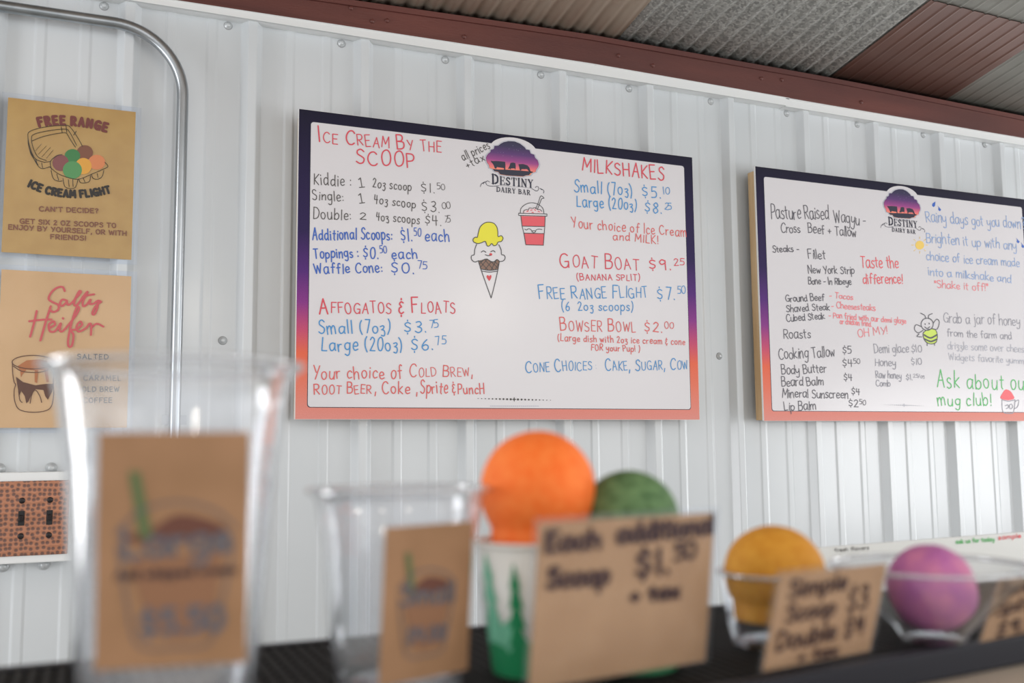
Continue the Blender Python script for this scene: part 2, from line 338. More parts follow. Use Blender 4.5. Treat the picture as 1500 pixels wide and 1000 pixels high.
for k in range(-2, 4):
    x0 = RIB0+k*4*PER; pr = wall_profile(x0, 5); dy = .0008*(k % 2)
    V = [(x, y-dy+.0008, .55) for x, y in pr]+[(x, y-dy+.0008, CAMZ+.852) for x, y in pr]; n = len(pr)
    F = [(i, i+1, n+i+1, n+i) for i in range(n-1)]
    o = mesh_obj('steel_panel', V, F, M_wall, wall, True)
    so = o.modifiers.new('thick', 'SOLIDIFY'); so.thickness = .0007; so.offset = -1
    wn = o.modifiers.new('wn', 'WEIGHTED_NORMAL'); wn.keep_sharp = False; wn.weight = 90
def screw_at(x, z, y, parent):
    o = lathe('screw', [(0, .0062), (.0030, .0062), (.0042, .005), (.0045, .0028), (.0070, .0022), (.0076, .001), (.0076, 0)], M_screw, parent, (x, y, z), 16)
    o.rotation_euler = (PI/2, 0, 0)
    w_ = lathe('washer', [(0, .0006), (.0084, .0006), (.0087, 0)], M_seal, o, (0, 0, 0), 14)
    return o
s0 = None
def copy_tree(o, parent):
    c = o.copy(); COL.objects.link(c); c.parent = parent
    for ch in list(o.children): copy_tree(ch, c)
    return c
def add_screw(x, z):
    global s0
    if s0 is None: s0 = screw_at(x, z, YW, wall)
    else: c = copy_tree(s0, wall); c.location = (x, YW, z)
for k in range(-2, 12): add_screw(RIB0-.046+k*PER, CAMZ+.8325-.0012*k)
for k in range(-2, 9): add_screw(RIB0-.044+k*PER, CAMZ+.203)
struct(box('wall_back_girt', -2, 4.4, 1.975, 2.03, .5, 2.3, mat('girt', (120, 116, 110), .8)), 'timber girts behind the steel wall')
bpy.data.objects['wall_back_girt'].name = 'trim_4'
# angle trims along the top of the panels, two lengths meeting in a lapped joint
def interp(tab, x):
    for (xa, za), (xb, zb) in zip(tab, tab[1:]):
        if x <= xb: return za+(zb-za)*(x-xa)/(xb-xa)
    return tab[-1][1]
BEAM_B = [(-2.1, .846), (.1, .855), (.5, .858), (1.02, .862), (1.7, .853), (2.44, .846), (4.5, .825)]
BEAM_T = [(-2.1, .880), (.1, .903), (.45, .912), (1.02, .927), (1.75, .923), (2.44, .907), (4.5, .865)]
TRIM_B = [(-2.1, .845), (.3, .840), (.5, .839), (1.45, .834), (2.28, .827), (4.5, .808)]
def long_bar(V, F, xs, y0, y1, zlo, zhi):     # a bar along the wall following the eave line
    n0 = len(V)
    for x in xs: V.extend([(x, y0, CAMZ+zlo(x)), (x, y1, CAMZ+zlo(x)), (x, y1, CAMZ+zhi(x)), (x, y0, CAMZ+zhi(x))])
    for i in range(len(xs)-1):
        a = n0+4*i
        for k in range(4): l = (k+1) % 4; F.append((a+k, a+l, a+4+l, a+4+k))
    F.append((n0, n0+3, n0+2, n0+1)); e = len(V)-4; F.append((e, e+1, e+2, e+3))
def trim(name, x0, x1, y, up_):
    xs = [x0+(x1-x0)*i/16 for i in range(17)]; V, F = [], []
    tb = lambda x: interp(TRIM_B, x)+up_; tt = lambda x: interp(BEAM_B, x)+up_+.001
    long_bar(V, F, xs, y, y+.005, tb, tt); long_bar(V, F, xs, y-.002, y+.003, lambda x: tt(x)-.004, lambda x: tt(x)); long_bar(V, F, xs, y+.003, YW, tb, lambda x: tb(x)+.002)
    return struct(mesh_obj(name, V, F, M_trim), 'white angle trim over the tops of the wall panels')
trim('trim_1', -2, 1.60, YC-.009, .0015)
trim('trim_2', 1.59, 4.4, YC-.007, 0)
M_red = noise_mat('red_oxide_paint', (104, 56, 48), (84, 44, 39), 2.2, rough=.5, stretch=(1, 6, 6), bump=.15, bscale=60)
V, F = [], []; xs = [-2+6.4*i/40 for i in range(41)]; bb = lambda x: interp(BEAM_B, x); bt = lambda x: interp(BEAM_T, x)
long_bar(V, F, xs, YC-.008, 2.03, bb, bt); long_bar(V, F, xs, YC-.013, YC-.006, lambda x: bt(x)-.010, lambda x: bt(x)+.002); long_bar(V, F, xs, YC-.012, YC-.006, bb, lambda x: bb(x)+.004)
beam = struct(mesh_obj('trim_3', V, F, M_red), 'red-brown painted steel eave beam above the white wall')
bcx = [random.uniform(.4, 2.6) for _ in range(9)]
for x in bcx:
    o = lathe('bolt', [(0, .004), (.004, .004), (.005, 0)], M_red, beam, (x, YC-.008, CAMZ+(bb(x)+bt(x))/2+random.uniform(-.015, .015)), 8); o.rotation_euler = (PI/2, 0, 0)
# corrugated roof sheets climbing from the eave towards the viewer
ceil_ = struct(empty('ceiling', (0, 0, 0)), 'corrugated metal roof sheets, partly galvanised and partly red')
M_galv = noise_mat('spangled_galvanised_steel', (158, 159, 155), (214, 215, 210), 190, rough=.55, metal=.3, kind='voronoi', lo=.1, hi=.95)
M_galv2 = noise_mat('dull_galvanised_steel', (160, 160, 152), (184, 184, 176), 6, rough=.5, metal=.3)
M_tan = noise_mat('brown_stained_galvanised', (190, 168, 150), (206, 190, 172), 7, rough=.55, metal=.2, stretch=(3, .6, 1))
M_redsheet = noise_mat('red_brown_sheet', (100, 68, 58), (90, 60, 51), 5, rough=.5)
def roof(x0, x1, y0, y1, m, off=0., pitch=.0395, amp=.0034, t=.19, flat=False):
    n = max(4, int(round((x1-x0)/pitch*16))); V = []; F = []
    for j, y in enumerate((y0, y1)):
        for i in range(n+1):
            x = x0+(x1-x0)*i/n
            V.append((x, y, CAMZ+bt(x)+.010+(1.96-y)*t+(amp*math.sin(2*PI*x/pitch) if not flat else -.0028*max(0, 1-abs(((x/pitch) % 1)-.5)*9))+off))
    for i in range(n): F.append((i, n+1+i, n+2+i, i+1))
    o = mesh_obj('roof_sheet', V, F, m, ceil_, True)
    s = o.modifiers.new('thick', 'SOLIDIFY'); s.thickness = .0008; return o
for x0, x1, y0, y1, m, off in ((-2, -.9, 2.03, -1.2, M_galv2, 0), (-.92, .32, 2.03, -1.2, M_tan, .001), (.30, 1.12, 2.03, -1.2, M_tan, 0), (1.09, 1.76, 2.03, -1.2, M_galv, .0015),
                              (1.745, 2.14, 2.03, 1.62, M_redsheet, 0), (1.745, 2.14, 1.65, -1.2, M_galv2, .003), (2.12, 2.66, 2.03, -1.2, M_galv2, .0015), (2.64, 3.5, 2.03, -1.2, M_redsheet, 0), (3.48, 4.4, 2.03, -1.2, M_galv, .002)):
    roof(x0, x1, y0, y1, m, off, flat=m in (M_redsheet, M_galv2))
struct(box('floor', -3, 5, -3, 2.03, -.05, 0, noise_mat('concrete_floor', (150, 145, 138), (128, 124, 118), 3, rough=.7)), 'grey concrete floor')

# ------------------------------------------------------------------ conduit
M_emt = noise_mat('galvanised_conduit', (150, 156, 160), (174, 178, 182), 20, rough=.28, metal=.9, stretch=(1, 1, .2))
cy = YC-.0132; cp = []
zt, xr, R_ = CAMZ+.783, .1560, .125
for i in range(8): cp.append((-.9+i*(xr-R_+.9)/8, cy, zt+.008-.0*i))
for i in range(17):
    a = PI/2-PI/2*i/16; cp.append((xr-R_+R_*math.cos(a), cy, zt+.008-R_+R_*math.sin(a)))
for i in range(1, 9): cp.append((xr, cy, zt+.008-R_-i*(zt-R_-.6)/8))
cond = empty('electrical_conduit', (xr, cy, .6)); tag(cond, 'bent galvanised steel conduit pipe running across and down the white wall', 'pipe')
t_ = tube('pipe', [(x-xr, 0, z-.6) for x, y, z in cp], .0106, M_emt, cond, 16)
for z in (1.0, 1.45):
    V, F = box_data(-.022, .022, .0095, .0108, z-.6-.009, z-.6+.009); mesh_obj('strap', V, F, M_emt, cond)

# ------------------------------------------------------------------ menu boards
M_print = mat('sunset_border_print', (30, 30, 60), .5, 0, .2)
b = M_print.node_tree.nodes['Principled BSDF']; tc = N(M_print, 'ShaderNodeTexCoord'); sx = N(M_print, 'ShaderNodeSeparateXYZ')
mr = N(M_print, 'ShaderNodeMapRange'); mr.inputs['From Max'].default_value = .61
r = ramp(M_print, [(0, (220, 144, 134)), (.06, (224, 134, 118)), (.13, (226, 120, 96)), (.21, (226, 106, 78)), (.28, (196, 80, 112)), (.37, (134, 56, 134)), (.47, (84, 42, 118)), (.60, (44, 30, 78)), (1, (22, 20, 42))])
nz = N(M_print, 'ShaderNodeTexNoise'); nz.inputs['Scale'].default_value = 500; mx = N(M_print, 'ShaderNodeMixRGB', blend_type='SOFT_LIGHT'); mx.inputs[0].default_value = .25
L(M_print, tc.outputs['Object'], sx.inputs[0]); L(M_print, sx.outputs[2], mr.inputs[0]); L(M_print, mr.outputs[0], r.inputs[0])
L(M_print, tc.outputs['Object'], nz.inputs['Vector']); L(M_print, r.outputs[0], mx.inputs[1]); L(M_print, nz.outputs['Fac'], mx.inputs[2]); L(M_print, mx.outputs[0], b.inputs['Base Color'])
M_white = mat('whiteboard_surface', (214, 211, 214), .22)
M_edge = mat('white_panel_core', (225, 225, 225), .5)
M_navy = mat('navy_ink', (24, 26, 52), .4)
M_sil = mat('silver_ink', (170, 172, 190), .4)
M_wood = noise_mat('raw_pine', (206, 178, 140), (184, 152, 112), 4, rough=.7, stretch=(12, 12, 1), bump=.2)
M_badge = mat('badge_sunset', (60, 30, 90), .35)
b = M_badge.node_tree.nodes['Principled BSDF']; tc = N(M_badge, 'ShaderNodeTexCoord'); sx = N(M_badge, 'ShaderNodeSeparateXYZ')
mr = N(M_badge, 'ShaderNodeMapRange')
r = ramp(M_badge, [(.10, (250, 150, 100)), (.26, (226, 108, 120)), (.42, (150, 58, 132)), (.62, (84, 40, 108)), (.85, (42, 32, 74)), (1, (34, 30, 64))])
L(M_badge, tc.outputs['Object'], sx.inputs[0]); L(M_badge, sx.outputs[2], mr.inputs[0]); L(M_badge, mr.outputs[0], r.inputs[0]); L(M_badge, r.outputs[0], b.inputs['Base Color'])
ink = lambda n, c: mat('ink_'+n, c, .45)
I_red, I_blk, I_blu, I_sky, I_cor = ink('red', (214, 70, 86), ), ink('black', (76, 72, 70)), ink('blue', (44, 94, 184)), ink('sky', (64, 142, 202)), ink('coral', (218, 96, 94))
BW, BH = .9144, .610
def board(x0, z0, label):
    root = empty('menu_board', (x0, YB, z0)); tag(root, label, 'menu board')
    V, F = box_data(0, BW, 0, .005, 0, BH); o = mesh_obj('printed_panel', V, F, M_print, root); o['label'] = 'border printed from navy through purple to salmon'
    box('panel_edge', -.0012, BW+.0006, .0005, .0055, -.0006, BH+.0006, M_edge, root)
    # pine battens behind the panel
    f = box('batten', .004, .042, .0056, .0358, .002, BH-.008, M_wood, root)
    box('batten', BW-.042, BW-.004, .0056, .0358, .002, BH-.008, M_wood, root)
    box('batten', .043, BW-.043, .0056, .0358, .002, .040, M_wood, root); box('batten', .043, BW-.043, .0056, .0358, BH-.046, BH-.008, M_wood, root)
    def conv(px, py): p = atY(px, py, YB); return (p.x-x0, p.z-z0)
    s = Sheet(root, conv)
    ide = Sheet(root, lambda x, y: (x, y))
    e = .0235; rr = .006
    def rrect(g):
        q = []
        for cx, cz, a in ((e-g+rr, e-g+rr, 180), (BW-e+g-rr, e-g+rr, 270), (BW-e+g-rr, BH-e+g-rr, 0), (e-g+rr, BH-e+g-rr, 90)):
            q += [(cx+rr*math.cos(math.radians(a+t)), cz+rr*math.sin(math.radians(a+t))) for t in range(0, 91, 15)]
        return q
    ide.fill('border_outline', rrect(.0013), M_navy, .0002)  # thin navy line printed around the white area
    q = rrect(0)
    # the white area rises in a round tab behind the badge
    cx = BW/2+.003; tab = [(cx+.058, BH-e)]+[(cx+.055*math.cos(math.radians(a)), BH-.0335+.0285*math.sin(math.radians(a))) for a in range(20, 161, 10)]+[(cx-.058, BH-e)]
    q = q[:14]+q[14:21]+tab+q[21:]
    o = ide.fill('writing_surface', q, M_white, .0004)
    return root, s, ide
X1, Z1 = .372960, CAMZ+.05084
X2, Z2 = 1.466800, CAMZ+.04850
b1, s1, i1 = board(X1, Z1, 'large whiteboard menu headed ice cream by the scoop and milkshakes, cone drawing')
b2, s2, i2 = board(X2, Z2, 'whiteboard menu at right listing pasture raised beef, honey and balms, with bee drawing')

# the badge, traced once in the metres of the first board and reused on the second
def zc(ox, oy, k): return lambda x, y: s1.conv(ox+x/k, oy+y/k)
lg = zc(670, 180, 8.333)
badge_out = P2("(330,430)(338,400)(360,372)(388,350)(390,325)(432,312)(440,272)(490,270)(520,245)(560,225)(620,212)(700,216)(770,245)(830,292)(845,318)(890,325)(905,370)(950,385)(962,425)(996,458)(1010,510)(1000,545)(975,580)(968,606)(922,622)(900,650)(845,655)(800,668)(690,660)(600,655)(510,640)(490,610)(440,600)(420,570)(375,555)(368,520)(340,480)")
cows = [P2("(405,462)(430,468)(470,466)(530,470)(580,476)(584,520)(582,570)(570,575)(565,552)(530,548)(480,540)(470,560)(455,556)(445,530)(430,500)(412,482)"),
        P2("(645,490)(675,484)(705,492)(710,530)(705,575)(695,556)(655,556)(642,572)(640,560)(615,562)(636,520)"),
        P2("(742,505)(800,503)(850,518)(875,545)(890,590)(892,602)(872,592)(858,580)(850,566)(780,566)(775,582)(760,580)(752,540)")]
ground = P2("(425,565)(500,572)(600,574)(760,584)(925,598)(918,612)(890,620)(878,640)(840,644)(800,656)(690,650)(600,644)(518,630)(496,600)(445,592)")
LC = lg(665, 500)
def logo(ide, root, dx, dz, wts=1.0):
    def cv(poly): return [(lg(*p)[0]+dx, lg(*p)[1]+dz) for p in poly]
    c = (sum(p[0] for p in cv(badge_out))/len(badge_out), sum(p[1] for p in cv(badge_out))/len(badge_out))
    shrink = lambda P, k: [(c[0]+(x-c[0])*k, c[1]+(z-c[1])*k) for x, z in P]
    ide.fill('badge_outline', cv(badge_out), M_sil, .0007); ide.fill('badge_inner_line', shrink(cv(badge_out), .97), M_edge, .0008); ide.fill('badge_shade', shrink(cv(badge_out), .955), M_navy, .0009)
    P = shrink(cv(badge_out), .945); zmin = min(p[1] for p in P); zmax = max(p[1] for p in P)
    a = sum(P[i][0]*P[(i+1) % len(P)][1]-P[(i+1) % len(P)][0]*P[i][1] for i in range(len(P)))
    if a < 0: P = P[::-1]
    hgt = zmax-zmin
    o = mesh_obj('badge', [(x/hgt, 0, (z-zmin)/hgt) for x, z in P], [tuple(range(len(P)))], M_badge, root, False, (0, -.0011, zmin)); o.scale = (hgt, 1, hgt)
    o['label'] = 'shaped badge with cattle silhouettes against a purple sunset'
    for q in cows: ide.fill('cow_silhouette', cv(q), M_navy, .0013)
    ide.fill('ground_silhouette', shrink(cv(ground), .985), M_navy, .0013)
    st = []
    for _ in range(16):
        x = random.uniform(400, 900); y = random.uniform(270, 430)
        if abs(x-665) < (y-215)*1.5: p = cv([(x, y)])[0]; st.append((1, [p, (p[0]+.0003, p[1])]))
    ide.strokes('stars', st, .0007, M_sil, .0013)['kind'] = 'stuff'
    t = lambda *p: cv([p])[0]
    A, B = t(418, 741), t(510, 750)
    h = (t(418, 625)[1]-A[1])
    ide.strokes('logo_lettering', [(w_*wts, p) for w_, p in lay('D', [A, t(500, 748)], h, serif=True, gap=1)], h*.115, M_navy, .0009)
    A2 = t(516, 751)
    ide.strokes('logo_lettering', [(w_*wts, p) for w_, p in lay('ESTINY', [A2, t(925, 791)], h*.83, serif=True, gap=1.4)], h*.095, M_navy, .0009)
    ide.strokes('logo_lettering', [(w_*wts, p) for w_, p in lay('DAIRY BAR', [t(474, 838), t(888, 881)], h*.50, serif=True, gap=1.6)], h*.058, M_navy, .0009)
    sw = ["(280,778)(292,745)(330,722)(345,718)", "(330,728)(312,738)(320,745)", "(392,722)(365,708)(346,728)(360,758)(400,772)(440,774)(500,766)", "(905,800)(940,822)(965,832)(990,812)(985,782)(962,776)(950,790)", "(1005,800)(1040,815)(1055,835)(1048,858)", "(1010,800)(1025,815)(1040,814)"]
    for q in sw: ide.strokes('logo_scroll', [(1, smoothed(cv(P2(q))))], .0011, M_navy, .0009)
    ide.strokes('logo_scroll', [(1, smoothed(cv(P2("(500,766)(600,768)(680,785)(760,782)(905,800)"))))], .0004, M_navy, .0009)
logo(i1, b1, 0, 0)
logo(i2, b2, 0, 0)

def T(s, txt, x0, y0, x1, y1, h, m, wd=.0026, sc_=0, jit=1., **k): s.text(txt, (x0, y0), (x1, y1), h, wd*.82, m, sc_=sc_, jit=jit, **({'gap': 2.6} | k))
Rw = .0034
T(s1, 'Ice Cream By the', 467, 208, 645, 224, 21, I_red, Rw, .74)
T(s1, 'SCOOP', 522, 240, 607, 246, 21, I_red, Rw)
for a in (('Kiddie :', 460, 271, 514, 273, 17), ('|', 526, 275, 534, 275, 14), ('2oz scoop', 546, 274, 602, 280, 13), ('$1.^50', 617, 281, 649, 284, 13),
          ('Single:', 458, 292, 503, 295, 14), ('|', 526, 297, 534, 297, 13), ('4oz scoop', 548, 298, 608, 305, 13), ('$3.^00', 618, 309, 657, 312, 14),
          ('Double:', 459, 320, 514, 322, 16), ('2', 527, 321, 536, 321, 10), ('4oz scoops', 551, 323, 614, 328, 13), ('$4.^75', 622, 328, 657, 332, 14)):
    T(s1, *a, I_blk, .0021)
T(s1, 'Additional Scoops:', 458, 351, 574, 351, 16, I_blu, .003); T(s1, '$1.^50_ each', 588, 353, 658, 354, 17, I_blu, .003)
T(s1, 'Toppings :', 460, 378, 525, 377, 15, I_blu, .003); T(s1, '$0.^50_ each', 532, 378, 611, 379, 16, I_blu, .003)
T(s1, 'Waffle Cone:', 461, 401, 560, 399, 15, I_blu, .003); T(s1, '$0.^75', 573, 400, 621, 401, 16, I_blu, .003)
T(s1, 'Affogatos & Floats', 468, 459, 665, 458, 22, I_red, .0036, .72)
T(s1, 'Small (7oz)', 467, 489, 571, 487, 18, I_sky, .003); T(s1, '$3.^75', 592, 487, 639, 487, 17, I_sky, .003)
T(s1, 'Large (20oz)', 471, 514, 589, 513, 19, I_sky, .003); T(s1, '$6.^75', 602, 513, 649, 512, 17, I_sky, .003)
T(s1, 'Your choice of', 458, 555, 589, 554, 19, I_cor, .0027); T(s1, 'Cold Brew,', 600, 552, 692, 551, 17, I_cor, .0027, .75)
T(s1, 'Root Beer', 460, 577, 543, 576, 15, I_cor, .0028, .85); T(s1, ', Coke ,', 549, 576, 611, 576, 17, I_cor, .0028); T(s1, 'Sprite &', 616, 576, 667, 576, 18, I_cor, .0028); T(s1, 'PuncH', 671, 577, 709, 576, 15, I_cor, .0028)
T(s1, 'MILKSHAKES', 853, 250, 972, 264, 19, I_red, .0036)
T(s1, 'Small (7oz)', 841, 281, 926, 287, 17, I_sky, .003); T(s1, '$5.^10', 941, 288, 977, 291, 15, I_sky, .003)
T(s1, 'Large (20oz)', 845, 302, 932, 308, 16, I_sky, .003); T(s1, '$8.^25', 944, 310, 981, 314, 15, I_sky, .003)
T(s1, 'Your choice of Ice Cream', 838, 333, 1005, 347, 14, I_cor, .0025); T(s1, 'and MILK!', 898, 351, 964, 357, 12, I_cor, .0025)
T(s1, 'Goat Boat', 821, 391, 935, 395, 21, I_red, .0034, .8); T(s1, '$9.^25', 951, 394, 998, 396, 16, I_red, .0034)
T(s1, '(Banana Split)', 845, 410, 937, 411, 9, I_red, .0024, .95)
T(s1, 'Free Range Flight', 790, 438, 948, 436, 19, I_sky, .003, .84); T(s1, '$7.^50', 963, 438, 1001, 438, 17, I_sky, .003)
T(s1, '(6  2oz scoops)', 823, 455, 927, 455, 13, I_sky, .0026)
T(s1, 'Bowser Bowl', 821, 484, 930, 486, 18, I_cor, .003, .8); T(s1, '$2.^00', 944, 486, 983, 487, 14, I_cor, .003)
T(s1, '(Large dish with 2oz ice cream & cone', 817, 499, 1003, 505, 9.5, I_cor, .0023)
T(s1, 'FOR your Pup! )', 866, 513, 937, 515, 9, I_cor, .0023)
T(s1, 'Cone Choices', 770, 545, 866, 542, 17, I_sky, .0028, .78); T(s1, ':', 872, 541, 874, 541, 12, I_sky, .001); T(s1, 'Cake, Sugar, Cow', 887, 543, 1007, 541, 16, I_sky, .0028, .8)
T(s1, 'all prices', 679, 236, 718, 217, 12, I_blk, .0021, label='small slanted note beside the badge'); T(s1, '+tax', 685, 247, 710, 234, 11, I_blk, .0021)
def ornament(s, x0, x1, y0, y1, m, dot=.0042):
    st = []; n = 21
    for i in range(n):
        if abs(i-10) < 1: continue
        t = i/(n-1); p = s.conv(x0+(x1-x0)*t, y0+(y1-y0)*t); k = 1.15-abs(t-.5)*1.5
        st.append((k, [p, (p[0]+.0003, p[1])]))
    s.strokes('dotted_rule', st, dot, m, .0009)
    c = s.conv((x0+x1)/2, (y0+y1)/2); k = .0052
    o = mesh_obj('rule_diamond', [(c[0]+k*(1 if i % 2 == 0 else .4)*math.cos(i*PI/4), -.0009, c[1]+k*(1 if i % 2 == 0 else .4)*math.sin(i*PI/4)) for i in range(8)], [tuple(range(8))], m, s.root)
ornament(s1, 700, 806, 583.5, 586, I_blk)
s1.strokes('small_print', [(1, [s1.conv(x, 594.5), s1.conv(x+1.5, 594.6)]) for x in range(718, 788, 3)], .0012, M_sil, .0009)
# ice cream cone drawing
dz = zc(680, 270, 5.557)
class Z(Sheet):
    pass
d1 = Sheet(b1, dz)
I_yel, I_brn, I_pink, I_fred, I_out = ink('yellow', (232, 224, 52)), ink('cone_brown', (140, 108, 92)), ink('cup_red', (226, 88, 98)), ink('heart_red', (214, 70, 78)), ink('outline', (60, 60, 62))
yl = P2("(105,430)(115,390)(130,345)(165,315)(200,308)(240,318)(265,350)(272,390)(275,425)(300,418)(315,440)(300,465)(275,470)(262,492)(240,500)(222,482)(205,500)(185,500)(170,465)(140,475)(110,482)(75,468)(72,445)(90,430)")
wh = P2("(100,487)(85,530)(80,572)(60,580)(58,610)(85,632)(115,622)(140,625)(160,612)(185,608)(210,625)(240,630)(265,612)(290,628)(320,620)(332,595)(320,575)(303,570)(298,530)(280,492)")
d1.fill('drawn_waffle', P2("(116,622)(160,610)(185,606)(210,623)(240,628)(265,610)(284,626)(272,694)(205,702)(138,692)"), I_brn, .0006)
d1.fill('drawn_yellow_scoop', yl, I_yel, .0007, True)
d1.lines('drawing_outline', [yl+[yl[0]], wh, P2("(115,625)(138,700)(175,805)(218,925)"), P2("(218,925)(245,820)(272,700)(285,627)"), P2("(138,690)(205,700)(272,692)"), P2("(145,706)(205,714)(268,706)"),
    P2("(138,552)(155,541)(175,553)"), P2("(215,549)(235,540)(250,551)"), P2("(170,572)(190,580)(212,578)")], .0016, I_out, .0011)
d1.lines('waffle_lines', [P2("(120,650)(160,612)"), P2("(128,680)(185,610)"), P2("(165,696)(222,628)"), P2("(215,700)(262,615)"), P2("(250,695)(284,640)"), P2("(130,630)(195,700)"), P2("(165,612)(240,698)"), P2("(205,618)(272,680)"), P2("(245,628)(278,655)")], .0012, I_out, .0010, False)
d1.fill('drawn_tongue', circ(215, 570, 12, 11), I_fred, .0008)
d1.fill('drawn_heart', P2("(203,787)(188,768)(180,752)(184,740)(194,738)(202,748)(210,738)(219,740)(221,752)(216,768)"), I_fred, .0007)
# milkshake cup drawing
d1.fill('drawn_cup_colour', P2("(460,258)(658,262)(653,341)(470,339)"), I_pink, .0006); d1.fill('drawn_cup_colour', P2("(482,397)(650,401)(643,494)(500,491)"), I_pink, .0006)
d1.fill('drawn_whip', P2("(482,232)(485,215)(505,206)(520,208)(530,193)(555,196)(575,190)(595,205)(615,206)(630,220)(632,235)"), ink('whip', (232, 208, 212)), .0006, True)
d1.lines('drawing_outline', [P2("(442,235)(672,241)(672,259)(442,253)(442,235)"), P2("(460,258)(470,340)(485,400)(500,492)(643,496)(650,400)(655,340)(658,262)"), P2("(470,340)(653,344)"), P2("(484,397)(650,401)")], .0015, I_out, .0010, False)
d1.lines('drawing_outline', [P2("(455,235)(462,195)(500,162)(548,150)(600,162)(638,195)(648,238)"), P2("(580,198)(602,150)(622,95)(648,112)(630,118)(612,160)(596,200)"), P2("(482,232)(485,215)(505,206)(520,208)(530,193)(555,196)(575,190)(595,205)(615,206)(630,220)"),
    P2("(492,364)(505,372)(520,362)(535,364)(548,376)"), P2("(582,374)(595,366)(612,364)(632,368)"), P2("(550,380)(556,390)(566,394)(576,388)(579,379)(550,380)")], .0014, I_out, .0010)
d1.lines('sprinkles', [P2("(510,222)(520,216)"), P2("(540,212)(552,208)"), P2("(570,206)(580,212)"), P2("(600,220)(612,224)"), P2("(550,228)(562,230)")], .0018, I_fred, .0010)

# second board
D1, D2 = ink('soft_black', (84, 82, 90)), ink('worn_grey', (146, 146, 156)); D3 = ink('faint_grey', (176, 178, 188))
P_r, P_p, B2c, Gr = ink('bright_red', (232, 84, 92)), ink('pale_red', (236, 128, 134)), ink('worn_blue', (136, 166, 212)), ink('green', (70, 186, 92))
for a in (('Pasture Raised', 1130, 321, 1214, 321, 20), ('Wagyu -', 1222, 325, 1268, 330, 18), ('Cross', 1144, 340, 1172, 341, 13), ('Beef + Tallow', 1184, 341, 1254, 347, 14), ('Steaks -', 1132, 370, 1170, 368, 9),
          ('Fillet', 1184, 379, 1209, 379, 13), ('New York Strip', 1184, 400, 1251, 401, 11), ('Bone - In Ribeye', 1184, 416, 1247, 417, 10), ('Ground Beef', 1151, 442, 1207, 440, 10), ('Shaved Steak', 1152, 457, 1215, 454, 10), ('Cubed Steak', 1152, 471, 1208, 467, 10),
          ('Roasts', 1148, 495, 1187, 495, 14), ('Cooking Tallow', 1141, 526, 1223, 522, 16), ('$5', 1234, 517, 1247, 518, 10), ('Body Butter', 1145, 548, 1210, 545, 14), ('$4^50', 1234, 536, 1258, 537, 10), ('Beard Balm', 1145, 566, 1206, 564, 13), ('$4', 1236, 557, 1248, 558, 9),
          ('Mineral Sunscreen', 1146, 582, 1242, 583, 13), ('$4', 1247, 577, 1259, 578, 9), ('Lip Balm', 1149, 601, 1195, 600, 13), ('$2^50', 1243, 595, 1266, 597, 10)):
    T(s2, *a, D1, .0026, gap=1.5)
for a in (('Demi glace', 1281, 517, 1331, 516, 13), ('$10', 1335, 516, 1350, 516, 10), ('Honey', 1282, 536, 1312, 536, 11), ('$10', 1335, 534, 1350, 534, 9), ('Raw honey', 1283, 553, 1320, 555, 10), ('$1.^25/oz', 1327, 556, 1353, 557, 8), ('Comb', 1283, 565, 1304, 566, 9),
          ('Grab a jar of honey', 1382, 472, 1494, 477, 15), ('from the farm and', 1387, 492, 1482, 497, 11)): T(s2, *a, D2, .0024, gap=1.5)
for a in (('drizzle some over cheese', 1388, 511, 1505, 516, 11), ('Widgets favorite yummy', 1390, 527, 1505, 533, 10)): T(s2, *a, D3, .0024, gap=1.5)
for a in (('Taste the', 1261, 392, 1316, 392, 17), ('difference!', 1264, 415, 1322, 415, 15)): T(s2, *a, P_r, .003, gap=1.6)
for a in (('- Tacos', 1215, 436, 1249, 439, 8), ('- Cheesesteaks', 1218, 451, 1282, 455, 9), ('- Pan fried with our demi glaze', 1214, 465, 1327, 474, 8), ('or chicken fried.', 1230, 474, 1276, 478, 8), ('OH MY!', 1257, 494, 1300, 489, 11), ('*Shake it off!*', 1368, 421, 1448, 426, 11)): T(s2, *a, P_p, .0026, gap=1.5)
for a in (('Rainy days got you down?', 1357, 325, 1501, 335, 16), ('Brighten it up with any', 1357, 355, 1489, 366, 15), ('choice of ice cream made', 1357, 381, 1493, 391, 13), ('into a milkshake and', 1360, 403, 1481, 414, 12)): T(s2, *a, B2c, .0026, gap=1.5)
T(s2, 'Ask about our', 1373, 567, 1508, 571, 23, Gr, .0036); T(s2, 'mug club!', 1374, 594, 1452, 594, 18, Gr, .0034)
ornament(s2, 1296, 1352, 592.5, 594.2, D3, .003)
s2.fill('drawn_sun', circ(1347, 359, 6.5), ink('sun_yellow', (236, 200, 96)), .0007)
s2.lines('sun_rays', [[(1347+9*math.cos(a), 359+9*math.sin(a)), (1347+12*math.cos(a), 359+12*math.sin(a))] for a in [i*PI/4 for i in range(8)]], .0016, ink('sun_yellow', (236, 200, 96)), .0007, False)
for x, y, k in ((1367, 300, 1), (1376, 306, -1), (1491, 353, -1), (1498, 360, -1)):
    s2.fill('raindrop', [(x+3*k, y-5), (x+2.5, y+1), (x+.5, y+3.4), (x-2, y+1.5), (x-1.5, y-2)], I_blu, .0007)
